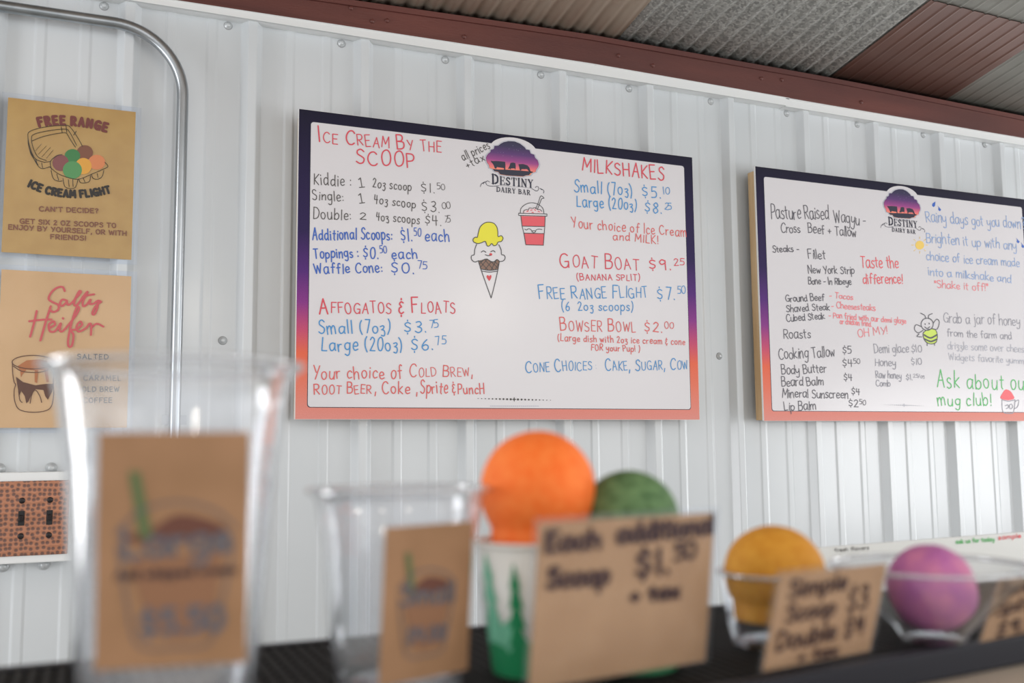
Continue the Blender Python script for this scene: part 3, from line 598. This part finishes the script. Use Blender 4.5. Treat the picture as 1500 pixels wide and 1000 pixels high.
# bee: body, stripes, wings
bz = lambda x, y: s2.conv(1320+x/2.7, 260+y/2.7)
bee = Sheet(b2, bz); I_lime = ink('lime', (200, 222, 84)); I_bee = ink('bee_black', (66, 66, 74))
bee.fill('bee_body', P2("(88,612)(110,600)(132,600)(142,620)(138,650)(118,658)(98,650)(88,632)"), I_lime, .0007, True)
bee.lines('bee_outline', [P2("(88,612)(110,600)(132,600)(142,620)(138,650)(118,658)(98,650)(88,632)(88,612)"), circ(102, 580, 24, 24, 16)+[(126, 580)], P2("(80,590)(58,582)(52,600)(66,614)(86,604)"), P2("(70,618)(62,628)(80,630)"), P2("(126,576)(140,560)(150,572)(142,598)(126,600)"),
    P2("(96,558)(92,545)(76,536)"), P2("(108,558)(108,545)(122,538)"), P2("(92,590)(102,597)(112,590)"), P2("(102,655)(102,664)"), P2("(130,655)(132,664)")], .0020, I_bee, .0012)
bee.lines('bee_stripes', [P2("(90,622)(115,634)(140,622)"), P2("(92,638)(116,648)(138,640)")], .0042, I_bee, .0011)
bee.lines('bee_eyes', [P2("(94,578)(94,581)"), P2("(110,576)(110,579)")], .0028, I_bee, .0012)
mug = Sheet(b2, bz)
mug.fill('drawn_froth', P2("(392,872)(400,852)(412,838)(428,842)(440,856)(446,874)(420,880)"), P_r, .0007, True)
mug.lines('mug_outline', [P2("(398,878)(402,925)(430,932)(444,925)(450,880)"), P2("(398,878)(424,884)(450,878)"), P2("(450,886)(464,880)(460,905)(446,915)"), P2("(412,902)(420,898)(424,908)(414,914)"), P2("(428,900)(436,896)(440,908)(430,914)(428,900)")], .0022, D2, .0009)

# ------------------------------------------------------------------ laminated posters
M_lam = clear_mat('laminate_film', milk=.02, rough=.12, refl=.3)
M_kr1 = noise_mat('ochre_poster_paper', (188, 148, 78), (180, 139, 70), 30, rough=.38)
M_kr2 = noise_mat('tan_poster_paper', (214, 172, 122), (202, 160, 108), 8, rough=.35)
def poster(px, z0, z1, x0, x1, paper, label, tilt):
    root = empty('laminated_poster', (x0, YC-.002, z0)); tag(root, label, 'poster'); root.rotation_euler = (0, tilt, 0)
    wd, h = x1-x0, z1-z0
    box('paper', 0, wd, 0, .0006, 0, h, paper, root); box('laminate_pouch', -.010, wd+.010, -.0004, .0011, -.009, h+.009, M_lam, root)
    ct, st = math.cos(tilt), math.sin(tilt)
    def conv(a, b):
        p = atY(px[0]+a/px[2], px[1]+b/px[2], YC-.002); dx, dz_ = p.x-x0, p.z-z0
        return (dx*ct-dz_*st, dx*st+dz_*ct)
    return root, Sheet(root, conv)
K_mar, K_blk, K_br = ink('maroon', (112, 56, 52)), ink('print_black', (44, 40, 36)), ink('print_brown', (128, 84, 66))
zq = CAMZ
p1, q1 = poster((0, 130, 3.846), zq+.346, zq+.628, -.1415, .0735, M_kr1, 'ochre laminated poster showing an egg carton of ice cream scoops', .0)
LT = .0011
q1.text('FREE RANGE', (222, 212), (598, 242), 46, .0050, K_mar, LT, gap=4.2, name='print_lettering', mid=((320, 202), (430, 208), (520, 222)))
q1.text('ICE CREAM FLIGHT', (158, 550), (622, 586), 38, .0042, K_blk, LT, gap=3.6, name='print_lettering', mid=((240, 584), (330, 604), (430, 612), (530, 604)))
q1.text("CAN'T DECIDE?", (222, 689), (553, 701), 25, .0020, K_br, LT, gap=2.4, name='print_lettering')
q1.text('GET SIX 2 OZ SCOOPS TO', (113, 758), (652, 783), 25, .0020, K_br, LT, gap=2.4, name='print_lettering')
q1.text('ENJOY BY YOURSELF, OR WITH', (49, 791), (711, 827), 25, .0020, K_br, LT, gap=2.4, name='print_lettering')
q1.text('FRIENDS!', (286, 846), (483, 854), 25, .0020, K_br, LT, gap=2.4, name='print_lettering')
for x, y, rx, ry, c, n in ((478, 360, 46, 42, (122, 78, 60), 'brown'), (408, 378, 44, 38, (62, 122, 72), 'deep_green'), (342, 418, 46, 46, (128, 78, 78), 'plum'), (545, 414, 48, 42, (206, 128, 84), 'peach'), (470, 436, 46, 46, (214, 156, 66), 'gold'), (408, 458, 54, 50, (84, 142, 88), 'green')):
    q1.fill('printed_scoop', circ(x, y, rx, ry, 22), ink('scoop_'+n, c), .0008+.00002*(y-350)/10)
q1.lines('carton_drawing', [P2("(250,415)(200,395)(172,340)(158,275)(170,240)(260,215)(370,207)(400,222)(440,280)(465,325)"), P2("(262,405)(215,385)(188,335)(178,285)(190,258)(270,238)(365,228)(392,245)(432,320)"),
    P2("(180,295)(250,268)(360,248)(382,262)(395,285)(425,330)"), P2("(158,275)(165,335)(205,420)(235,450)(280,440)"), P2("(168,345)(178,375)(215,430)"), P2("(250,415)(285,410)"), P2("(235,418)(240,445)"), P2("(200,395)(208,420)"),
    P2("(290,455)(285,410)(320,378)(350,372)"), P2("(280,440)(330,480)(400,505)(450,508)(520,480)(600,445)(605,430)(590,415)"), P2("(288,460)(300,505)(325,520)(350,520)"), P2("(355,505)(365,550)(395,562)(425,555)(440,510)"), P2("(445,512)(455,530)(485,530)(505,520)(510,490)"), P2("(515,485)(525,505)(550,510)(575,495)(585,460)"),
    P2("(320,480)(330,515)"), P2("(385,512)(390,552)"), P2("(410,512)(412,552)"), P2("(470,505)(478,525)"), P2("(548,478)(552,500)"), P2("(345,215)(350,245)"), P2("(372,210)(376,245)"), P2("(430,240)(415,262)")], .0011, K_blk, .0013)
q1.lines('carton_hatching', [P2("(200,350)(235,310)"), P2("(215,370)(262,322)"), P2("(235,385)(285,330)"), P2("(262,392)(300,345)")], .0006, K_blk, .0009, False)

p2, q2 = poster((0, 380, 3.846), zq+.036, zq+.315, -.140, .0745, M_kr2, 'tan laminated poster with pink script lettering and iced coffee drawing', .0)
K_pink, K_cof, K_drip = ink('rose_script', (196, 88, 92)), ink('coffee_dark', (92, 62, 50)), ink('caramel', (170, 108, 70))
q2.lines('script_lettering', [P2("(365,178)(352,155)(320,160)(290,185)(274,222)(300,242)(328,256)(328,282)(300,296)(280,282)"),
    P2("(378,232)(352,226)(338,248)(352,262)(376,240)(382,255)(400,248)(430,215)(455,185)(446,180)(424,222)(418,256)(436,254)(470,208)(492,182)"), P2("(494,184)(468,235)(468,262)(488,255)(510,226)(506,250)(528,248)(552,232)(570,238)"), P2("(552,232)(548,272)(532,308)(520,302)(540,262)(570,238)"), P2("(470,206)(530,196)"),
    P2("(207,290)(190,365)(170,435)"), P2("(286,264)(258,350)(228,456)"), P2("(165,348)(230,340)(290,338)"), P2("(275,388)(308,368)(302,348)(276,368)(282,404)(312,402)(342,360)(336,398)(352,404)(385,370)(430,310)(446,275)(432,272)(405,350)(384,450)(388,490)(406,482)(414,425)(400,400)(432,392)(462,368)(452,350)(432,376)(442,406)(482,388)(504,362)(514,372)(512,425)"),
    P2("(514,385)(545,362)(582,378)"), P2("(354,330)(356,334)")], .0036, K_pink, LT)
q2.text('SALTED', (435, 560), (610, 562), 27, .0016, K_blk, LT, gap=3, name='print_lettering'); q2.text('CARAMEL', (470, 680), (680, 682), 27, .0016, K_blk, LT, gap=3, name='print_lettering')
q2.text('COLD BREW', (435, 744), (670, 744), 27, .0016, K_blk, LT, gap=3, name='print_lettering'); q2.text('COFFEE', (470, 806), (630, 806), 27, .0016, K_blk, LT, gap=3, name='print_lettering')
q2.fill('printed_caramel', P2("(100,600)(150,568)(220,562)(290,575)(300,600)(270,625)(275,690)(262,690)(250,625)(215,622)(210,695)(196,690)(196,625)(150,620)(125,650)(118,665)(115,630)"), K_drip, .0008)
q2.fill('printed_coffee', P2("(90,660)(130,690)(200,708)(260,700)(305,700)(295,740)(270,790)(255,770)(245,735)(200,730)(185,745)(160,800)(148,810)(140,770)(120,740)(108,770)(100,720)"), K_cof, .0008)
q2.lines('glass_drawing', [circ(185, 578, 116, 38, 24)+[(301, 578)], P2("(70,578)(72,640)(80,690)(88,705)(80,740)(84,800)(110,845)(180,860)(255,852)(290,825)(302,760)(300,700)(302,640)(301,578)"), P2("(75,600)(120,628)(185,636)(250,630)(298,602)"), P2("(170,810)(180,760)(200,735)(225,770)(235,805)"), P2("(105,740)(112,790)(125,805)")], .0014, K_cof, .0012)

# ------------------------------------------------------------------ switch plate
sw = empty('light_switch_plate', (-.075, YC, zq-.12)); tag(sw, 'hammered copper switch plate in a white box below the posters', 'switch plate')
M_cop = mat('hammered_copper', (170, 104, 74), .4, .45); b = M_cop.node_tree.nodes['Principled BSDF']
tc = N(M_cop, 'ShaderNodeTexCoord'); vo = N(M_cop, 'ShaderNodeTexVoronoi'); vo.inputs['Scale'].default_value = 120; vo.inputs['Randomness'].default_value = .45; vo.voronoi_dimensions = '2D'; mpc = N(M_cop, 'ShaderNodeMapping'); mpc.inputs['Rotation'].default_value = (PI/2, 0, 0)
r = ramp(M_cop, [(.0, (112, 86, 80)), (.26, (118, 88, 78)), (.46, (180, 124, 96))]); bp = N(M_cop, 'ShaderNodeBump'); bp.inputs['Strength'].default_value = .5; bp.inputs['Distance'].default_value = .0015
L(M_cop, tc.outputs['Object'], mpc.inputs[0]); L(M_cop, mpc.outputs[0], vo.inputs['Vector']); L(M_cop, vo.outputs['Distance'], r.inputs[0]); L(M_cop, r.outputs[0], b.inputs['Base Color']); L(M_cop, vo.outputs['Distance'], bp.inputs['Height']); L(M_cop, bp.outputs[0], b.inputs['Normal'])
hw = .078
o = box('mounting_box', -hw-.014, hw-.018+.010, -.020, .0185, -.0765, .0790, M_trim, sw, .002)
o = box('cover_plate', -hw, hw-.020, -.0235, -.0202, -.0635, .0640, M_cop, sw, .0015); o['label'] = 'hammered copper cover'
M_brz = mat('dark_bronze', (40, 34, 34), .35, .4)
for xx in (-.060, -.0135, .0305):
    xo = xx-.003
    box('rocker_slot', xo-.005, xo+.005, -.0245, -.0233, -.012, .013, mat('slot_black', (16, 15, 16), .5), sw)
    t = box('toggle', xo-.0035, xo+.0035, -.033, -.0243, .000, .009, M_brz, sw, .001); t.rotation_euler = (.12, 0, 0)
    for zz in (-.030, .0305):
        c = lathe('plate_screw', [(0, .002), (.003, .002), (.0048, .0012), (.0052, 0)], M_brz, sw, (xo, -.0235, zz), 14); c.rotation_euler = (PI/2, 0, 0)
for xx, zz in ((-.0560, .0850), (.0265, .0850), (-.0440, -.0840), (.0205, -.0840)):
    o = lathe('box_screw', [(0, .0095), (.0045, .0095), (.0058, .007), (.0058, .003), (.0092, .0025), (.0098, 0)], M_screw, sw, (xx, .0185, zz), 14); o.rotation_euler = (PI/2, 0, 0)

# ------------------------------------------------------------------ serving counter and shelf
SZ = CAMZ-.110                                  # shelf surface
def front(x): return .364+.125*x
M_top = noise_mat('pale_laminate', (206, 196, 180), (168, 150, 134), 5, rough=.4)
V = [(-.6, .25, .0), (1.1, .33, .0), (1.1, .60, .0), (-.6, .60, .0)]
ct = empty('serving_counter', (.25, .45, 0)); tag(ct, 'pale laminate serving counter under the black display shelf', 'counter')
def prism(name, poly, z0, z1, m, parent, off):
    n = len(poly); V = [(x-off[0], y-off[1], z0-off[2]) for x, y in poly]+[(x-off[0], y-off[1], z1-off[2]) for x, y in poly]
    F = [tuple(range(n))[::-1], tuple(range(n, 2*n))]+[(i, (i+1) % n, n+(i+1) % n, n+i) for i in range(n)]
    return mesh_obj(name, V, F, m, parent)
prism('countertop', [(-.6, .22), (1.2, .36), (1.2, .60), (-.6, .60)], SZ-.050, SZ-.017, M_top, ct, (.25, .45, 0))
prism('cabinet', [(-.58, .30), (1.18, .42), (1.18, .59), (-.58, .59)], 0, SZ-.050, mat('cabinet_white', (210, 208, 204), .5), ct, (.25, .45, 0))
M_rail = mat('black_plastic_rail', (32, 33, 41), .5, 0, .2); M_mat_ = noise_mat('black_rubber_mat', (30, 30, 30), (20, 20, 21), 60, rough=.7)
M_mat_.node_tree.nodes['Principled BSDF'].inputs['Specular IOR Level'].default_value = .2
sh = empty('display_shelf', (.25, .45, SZ-.017)); tag(sh, 'long black slotted tray shelf holding the sample cups', 'shelf'); so_ = (.25, .45, SZ-.017)
XA, XB = -.5, 1.05
prism('front_rail', [(XA, front(XA)-.009), (XB, front(XB)-.009), (XB, front(XB)), (XA, front(XA))], SZ-.0165, SZ-.0005, M_rail, sh, so_)
bevel(bpy.data.objects['front_rail'], .0015)
prism('back_rail', [(XA, .570), (XB, .570), (XB, .577), (XA, .577)], SZ-.0165, SZ+.0005, M_rail, sh, so_)
prism('tray_base', [(XA, front(XA)), (XB, front(XB)), (XB, .570), (XA, .570)], SZ-.0165, SZ-.014, M_mat_, sh, so_)
V, F = [], []; x = XA+.004
while x < XB-.01:
    n = len(V); y0, y1 = front(x)+.0005, .5695
    for (a, c) in ((x, SZ-.014), (x+.0042, SZ-.014), (x+.0042, SZ-.0002), (x, SZ-.0002)): V += [(a-so_[0], y0-so_[1], c-so_[2]), (a-so_[0], y1-so_[1], c-so_[2])]
    F += [tuple(n+i for i in f) for f in ((0, 2, 3, 1), (2, 4, 5, 3), (4, 6, 7, 5), (6, 0, 1, 7), (0, 6, 4, 2), (1, 3, 5, 7))]; x += .0066
for y in [.36+.0105*i for i in range(20)]:
    xe = min(XB, max(XA, (y-.364)/.125)) if y < front(XB) else XB
    if xe > XA+.01: box_data(XA+.002-so_[0], xe-.006-so_[0], y-so_[1], y+.0035-so_[1], SZ-.012-so_[2], SZ-.0012-so_[2], V, F)
gm = mesh_obj('grating', V, F, M_mat_, sh); gm['kind'] = 'stuff'

# ------------------------------------------------------------------ clear cups, paper cups, scoops
M_pet = clear_mat('clear_plastic', milk=.19, refl=1.0, rough=.10, power=1.5)
M_clear = clear_mat('thin_clear_plastic', milk=.025, refl=.8, rough=.06, power=2.0)
M_petr = clear_mat('clear_plastic_rim', milk=.25, refl=1.0, rough=.04, power=1.2)
def foot(px, d, dz_=0):                      # a place on the shelf seen below px at a depth along the view
    r_ = ray(px, 900); p = r_*d; return Vector((p.x, p.y, SZ+dz_))
def clear_cup(loc, label, prof, group=None, name='clear_cup', film=None):
    root = empty(name, loc); tag(root, label, 'cup', group); t = .0007
    outer = prof; inner = [(r-t, z+(t if i == 0 else 0)) for i, (r, z) in enumerate(prof)]
    lathe('cup_wall', [(0, prof[0][1]+.002)]+[(prof[0][0]*.86, prof[0][1]+.002)]+outer, film or M_pet, root, (0, 0, 0), 72)
    rr, rz = prof[-1]
    ring = [(rr+.0014*math.cos(a), rz+.0014*math.sin(a)) for a in [2*PI*i/8 for i in range(8)]]
    lathe('rolled_rim', ring, M_petr, root, (0, 0, 0), 72, True)
    return root
def cp_(h, rb, rm, rl, lip=.009):
    return [(rb*.97, 0), (rb, .002), (rb+.0002, .006), (rb+.0010, .0062), (rb+(rm-rb)*.30, h*.30), (rb+(rm-rb)*.302, h*.305), (rb+(rm-rb)*.72, h*.72), (rb+(rm-rb)*.735, h*.725), (rm, h-lip-.008), (rm+(rl-rm)*.25, h-lip), (rm+(rl-rm)*.65, h-lip*.45), (rl, h-.0014)]
c1 = at_depth(248, 900, .379); c1.z = SZ
clear_cup(c1, 'tall clear plastic cup at far left with coffee cup card', cp_(.1425, .0305, .0420, .0480))
c2 = at_depth(585, 900, .462); c2.z = SZ
clear_cup(c2, 'shorter clear plastic cup between the tall one and the orange scoop', cp_(.0905, .0300, .0375, .0425, .007))

def paper_cup(loc, label, h=.063, rb=.0225, rt_=.0305):
    root = empty('paper_cup', loc); tag(root, label, 'cup')
    M = mat('white_paper_cup', (232, 230, 222), .5)
    lathe('cup_wall', [(0, .004), (rb-.001, .004), (rb, 0), (rb+.0005, 0), (rt_, h-.001), (rt_-.0006, h-.001), (rb+.0006, .0045), (0, .0045)], M, root, (0, 0, 0), 48)
    lathe('rolled_rim', [(rt_+.0012*math.cos(a), h-.001+.0012*math.sin(a)) for a in [2*PI*i/8 for i in range(8)]], M, root, (0, 0, 0), 48, True)
    Gn, Gl = mat('pine_green_print', (24, 138, 84), .5), mat('light_green_print', (120, 196, 160), .5)
    def wrap(nm, poly, m, off):                # poly in (angle, height) wrapped on the tapered wall, cut into slim quads
        V, F = [], []
        for (a0, zb, zt) in poly:
            pass
        return None
    def strip(nm, cols, m, off):               # cols: (angle, z_low, z_high)
        V, F = [], []
        for i, (a, zl, zh) in enumerate(cols):
            for z in (zl, zh):
                r = rb+.0005+(rt_-rb)*z/h+off; V.append((r*math.cos(a), r*math.sin(a), z))
            if i: k = 2*i; F.append((k-2, k, k+1, k-1))
        return mesh_obj(nm, V, F, m, root, True)
    n = 72; strip('green_print_band', [(2*PI*i/n, .0002, .017+.003*math.sin(i*1.3)+.003*math.sin(i*.7+1)) for i in range(n+1)], Gn, .0002)
    strip('light_print_band', [(2*PI*i/n, .010, .026+.004*math.sin(i*.9)+.004*math.sin(i*.37)) for i in range(n+1)], Gl, .00015)
    for j, (a0, hh, mm) in enumerate([(math.atan2(-loc[1], -loc[0])-.40+t_, h_, m_) for t_, h_, m_ in ((0, .043, Gn), (-.58, .047, Gl), (.62, .036, Gn), (1.3, .047, Gl), (2.1, .038, Gn), (3.0, .044, Gl), (-1.3, .036, Gn), (-2.2, .042, Gn))]):
        zb = .012; tiers = 4; cols = []
        V, F = [], []
        for t in range(tiers):
            z0_ = zb+.004+(hh-.006)*t/tiers; z1_ = min(zb+hh, z0_+(hh)*.36); wa = (.20 if mm == Gn else .30)*(1-t/tiers*.65)
            r0_ = rb+.0005+(rt_-rb)*z0_/h+.0006; r1_ = rb+.0005+(rt_-rb)*z1_/h+.0006; k = len(V)
            for u in (-1, -.5, 0, .5, 1): V.append((r0_*math.cos(a0+wa*u), r0_*math.sin(a0+wa*u), z0_-.0015*abs(u)))
            V.append((r1_*math.cos(a0), r1_*math.sin(a0), z1_))
            F += [(k+i, k+i+1, k+5) for i in range(4)]
        mesh_obj('printed_pine_tree', V, F, mm, root)
    return root
def foam(name, c0, c1, c2):
    m = noise_mat(name, c0, c1, 200, rough=.75, bump=.55, bscale=420, bdist=.001, lo=.3, hi=.7)
    m.node_tree.nodes['Principled BSDF'].inputs['Subsurface Weight'].default_value = .0
    return m
def scoop(loc, r, label, m, squash=1., tail=0., lump=.012, seed=0):
    root = None; V, F = [], []; rnd = random.Random(seed); ph = [rnd.uniform(0, 6) for _ in range(6)]; nu, nv = 56, 36
    for j in range(nv+1):
        th = PI*j/nv
        for i in range(nu):
            a = 2*PI*i/nu; k = 1+lump*(math.sin(3*a+ph[0])*math.sin(2*th+ph[1])+.7*math.sin(5*a+ph[2])*math.sin(5*th+ph[3]))*math.sin(th)
            rr = r*math.sin(th)*k; z = r*squash*math.cos(th)*k
            if z < 0 and tail: z = z*(1+tail); rr = rr if th < PI*.6 else r*k*max(math.sin(th), .82*(1-max(0, (th-PI*.86))/(PI*.14)))
            V.append((rr*math.cos(a), rr*math.sin(a), z))
    for j in range(nv):
        for i in range(nu): F.append((j*nu+i, (j+1)*nu+i, (j+1)*nu+(i+1) % nu, j*nu+(i+1) % nu))
    o = mesh_obj('model_scoop', V, F, m, None, True, loc); tag(o, label, 'scoop', None)
    bm = bmesh.new(); bm.from_mesh(o.data); bmesh.ops.remove_doubles(bm, verts=bm.verts, dist=1e-6); bmesh.ops.recalc_face_normals(bm, faces=bm.faces); bm.to_mesh(o.data); bm.free()
    return o
pc = at_depth(790, 900, .490); pc.z = SZ
paper_cup(pc, 'white paper cup printed with green pines under the orange scoop')
oc = at_depth(786, 716, .490)
scoop((pc.x, pc.y, oc.z), .0287, 'bright orange foam ice cream scoop standing tallest in a paper cup', foam('orange_foam', (248, 108, 24), (254, 132, 54), None), tail=.12, seed=1)
gc = at_depth(925, 900, .498); gc.z = SZ
paper_cup(gc, 'white and green paper cup mostly hidden behind the largest price card', h=.058, rb=.0215, rt_=.029)
gz = at_depth(925, 764, .498)
scoop((gc.x, gc.y, gz.z), .0255, 'dark green foam ice cream scoop behind the largest price card', foam('green_foam', (58, 92, 52), (112, 146, 96), None), seed=2, tail=.05)
# low clear cup with mustard scoop
mc = at_depth(1136, 900, .547); mc.z = SZ
clear_cup(mc, 'low clear plastic cup holding the mustard yellow scoop', [(.0232, 0), (.0240, .0015), (.0262, .012), (.0286, .028), (.0304, .0385)], film=M_clear)
mz = at_depth(1139, 838, .547)
scoop((mc.x, mc.y, mz.z), .0272, 'mustard yellow foam ice cream scoop in a low clear cup', foam('mustard_foam', (202, 132, 26), (218, 154, 48), None), seed=3, squash=.93, tail=.10)
# pink scoop in a flared clear dish
pk = at_depth(1366, 900, .552); pk.z = SZ
dish = clear_cup(pk, 'wide flared clear plastic dish holding the pink scoop', [(.0165, 0), (.0175, .0015), (.020, .006), (.030, .016), (.041, .027), (.050, .036), (.053, .0405)], name='clear_dish', film=M_clear)
pz = at_depth(1370, 861, .552)
scoop((pk.x, pk.y, pz.z), .0236, 'pink and purple foam scoop sitting in the flared clear dish', noise_mat('pink_foam', (176, 98, 160), (206, 124, 160), 60, rough=.7, bump=.4, bscale=300), seed=4, lump=.03)

# ------------------------------------------------------------------ price cards stuck on the cups
M_kraft = noise_mat('kraft_card', (180, 140, 100), (170, 129, 89), 40, rough=.65)
M_kraft2 = noise_mat('shaded_kraft_card', (162, 122, 88), (150, 112, 78), 40, rough=.65)  # same kraft paper, darkened to put shade into the drink cards' colour
M_sleeve = clear_mat('clear_card_sleeve', milk=.04, rough=.15, refl=.5)
M_pen = mat('dark_purple_marker', (54, 30, 36), .5); M_grey = mat('slate_print', (92, 92, 100), .5)
def card(px_center, depth, yaw, tilt, wd, h, label, sleeve=.0025, roll=0., paper=None):
    c = at_depth(px_center[0], px_center[1], depth)
    y_, t_ = math.radians(yaw), math.radians(tilt)
    R = Matrix.Rotation(y_, 4, 'Z') @ Matrix.Rotation(t_, 4, 'X') @ Matrix.Rotation(math.radians(roll), 4, 'Y')
    root = empty('price_card', (0, 0, 0)); root.matrix_world = Matrix.Translation(c) @ R @ Matrix.Translation((-wd/2, 0, -h/2))
    tag(root, label, 'sign')
    box('card', 0, wd, 0, .0005, 0, h, paper or M_kraft, root)
    if sleeve: box('plastic_sleeve', -sleeve, wd+sleeve, -.0003, .0008, -.0005, h+sleeve, M_sleeve, root)
    return root, Sheet(root, lambda u, v: (u*wd, h*(1-v))), wd, h      # u right, v down from the top, 0..1
def ctext(s, txt, u0, v0, u1, v1, hv, wd, m, **k): s.text(txt, (u0, v0), (u1, v1), hv, wd, m, .0006, name='lettering', **k)
def drink(s, u0, v0, u1, v1):
    M_s, M_c, M_cup = mat('straw_green', (84, 104, 60), .5), mat('coffee_print', (100, 56, 40), .5), mat('drink_print', (140, 98, 68), .5)
    X = lambda a: u0+(u1-u0)*a; Yv = lambda b_: v0+(v1-v0)*b_
    s.lines('printed_lid_outline', [[(X(0), Yv(.30)), (X(.2), Yv(.16)), (X(.5), Yv(.11)), (X(.8), Yv(.16)), (X(1), Yv(.28))], [(X(.02), Yv(.36)), (X(.10), Yv(.7)), (X(.2), Yv(.97)), (X(.5), Yv(1)), (X(.8), Yv(.97)), (X(.90), Yv(.7)), (X(.98), Yv(.36))]], .0006, M_grey, .0006)
    s.fill('printed_drink', [(X(.12), Yv(.45)), (X(.9), Yv(.42)), (X(.78), Yv(.92)), (X(.5), Yv(.95)), (X(.3), Yv(.9))], M_cup, .0004)
    s.fill('printed_coffee', [(X(.08), Yv(.32)), (X(.3), Yv(.27)), (X(.5), Yv(.19)), (X(.75), Yv(.22)), (X(.92), Yv(.29)), (X(.7), Yv(.35)), (X(.3), Yv(.37))], M_c, .0005, True)
    s.fill('printed_straw', [(X(.10), Yv(-.08)), (X(.19), Yv(-.08)), (X(.30), Yv(.32)), (X(.20), Yv(.33))], M_s, .00055)
r1, k1, *_ = card((254, 804), .3435, -10, 5, .0497, .0805, 'kraft card with iced coffee print on the tall clear cup', 0, paper=M_kraft2)
drink(k1, .12, .22, .92, .92)
ctext(k1, 'Large', .18, .53, .88, .51, .12, .0019, M_grey); ctext(k1, 'Add whipped cream', .13, .62, .92, .61, .035, .0008, M_c if False else M_pen); ctext(k1, '$5.50', .30, .86, .84, .85, .10, .0020, M_grey)
r2, k2, *_ = card((627, 880), .4290, 18, 4, .0470, .0655, 'kraft card with iced coffee print on the shorter clear cup', 0, paper=M_kraft2)
drink(k2, .15, .22, .80, .85)
ctext(k2, 'Small', .20, .50, .78, .52, .12, .0017, M_grey); ctext(k2, '$4.00', .28, .75, .70, .76, .09, .0015, M_grey)
r3, k3, *_ = card((919, 873), .4560, 9, 8, .1025, .0722, 'largest kraft price card reading each additional scoop, before the green scoop')
ctext(k3, 'Each', .04, .17, .32, .17, .115, .0027, M_pen); ctext(k3, 'additional', .42, .15, .985, .13, .115, .0027, M_pen)
ctext(k3, 'Scoop', .06, .39, .38, .40, .115, .0027, M_pen); ctext(k3, '$1.^50', .54, .38, .86, .36, .16, .0027, M_pen); ctext(k3, '+ tax', .52, .54, .80, .54, .09, .0026, M_pen)
r4, k4, *_ = card((1212, 901), .490, 10, 16, .0790, .0475, 'kraft price card for single and double scoops before the mustard scoop')
ctext(k4, 'Simple', .10, .24, .62, .22, .18, .0018, M_pen); ctext(k4, 'Scoop', .12, .50, .55, .49, .18, .0018, M_pen); ctext(k4, '$3', .68, .49, .86, .47, .26, .0018, M_pen)
ctext(k4, 'Double', .08, .80, .60, .77, .2, .0018, M_pen); ctext(k4, '$4', .70, .78, .88, .76, .2, .0018, M_pen); ctext(k4, '+ tax', .30, .97, .66, .96, .13, .0017, M_pen)
r5, k5, *_ = card((1498, 888), .560, 10, 21, .0640, .0400, 'kraft price card cut off by the right edge of the picture')
ctext(k5, 'Banana', .06, .26, .80, .24, .2, .0017, M_pen); ctext(k5, 'Split', .10, .56, .6, .54, .2, .0017, M_pen); ctext(k5, '$9.^25', .2, .90, .8, .88, .2, .0017, M_pen)

# ------------------------------------------------------------------ white sheet standing on the back counter
bc = empty('back_counter', (1.25, .95, 0)); tag(bc, 'low white back counter beyond the display shelf', 'counter')
prism('countertop', [(.55, .72), (2.2, .72), (2.2, 1.15), (.55, 1.15)], .88, .91, M_top, bc, (1.25, .95, 0)); prism('cabinet', [(.58, .75), (2.17, .75), (2.17, 1.12), (.58, 1.12)], 0, .88, mat('cabinet_white', (210, 208, 204), .5), bc, (1.25, .95, 0))
YS = .86
a_, b_ = atY(1175, 804, YS), atY(1500, 779, YS)
wx = 1.0
ss = empty('whiteboard_sheet', (a_.x, YS, .911)); tag(ss, 'white laminated sheet with green and red writing behind the pink scoop', 'sign')
k = (b_.z-a_.z)/(b_.x-a_.x); hL = a_.z-.911
V = [(0, 0, 0), (.62, 0, 0), (.62, 0, hL+k*.62), (0, 0, hL)]; V = V+[(x, .004, z) for x, y, z in V]
mesh_obj('sheet', V, [(0, 1, 2, 3), (7, 6, 5, 4), (0, 4, 5, 1), (1, 5, 6, 2), (2, 6, 7, 3), (3, 7, 4, 0)], mat('white_sheet', (226, 228, 226), .4), ss)
box('foot', .05, .11, -.03, .05, 0, .006, M_rail, ss); box('foot', .45, .51, -.03, .05, 0, .006, M_rail, ss)
shs = Sheet(ss, lambda x, y: (atY(x, y, YS).x-a_.x, atY(x, y, YS).z-.911))
shs.text('fresh flavors', (1222, 808), (1272, 804), 5, .0007, I_blk, .0006, name='handwriting'); shs.text('ask us for today', (1400, 796), (1456, 792), 6, .0010, Gr, .0006, name='handwriting'); shs.text('sample', (1462, 790), (1495, 787), 6, .0010, P_r, .0006, name='handwriting')
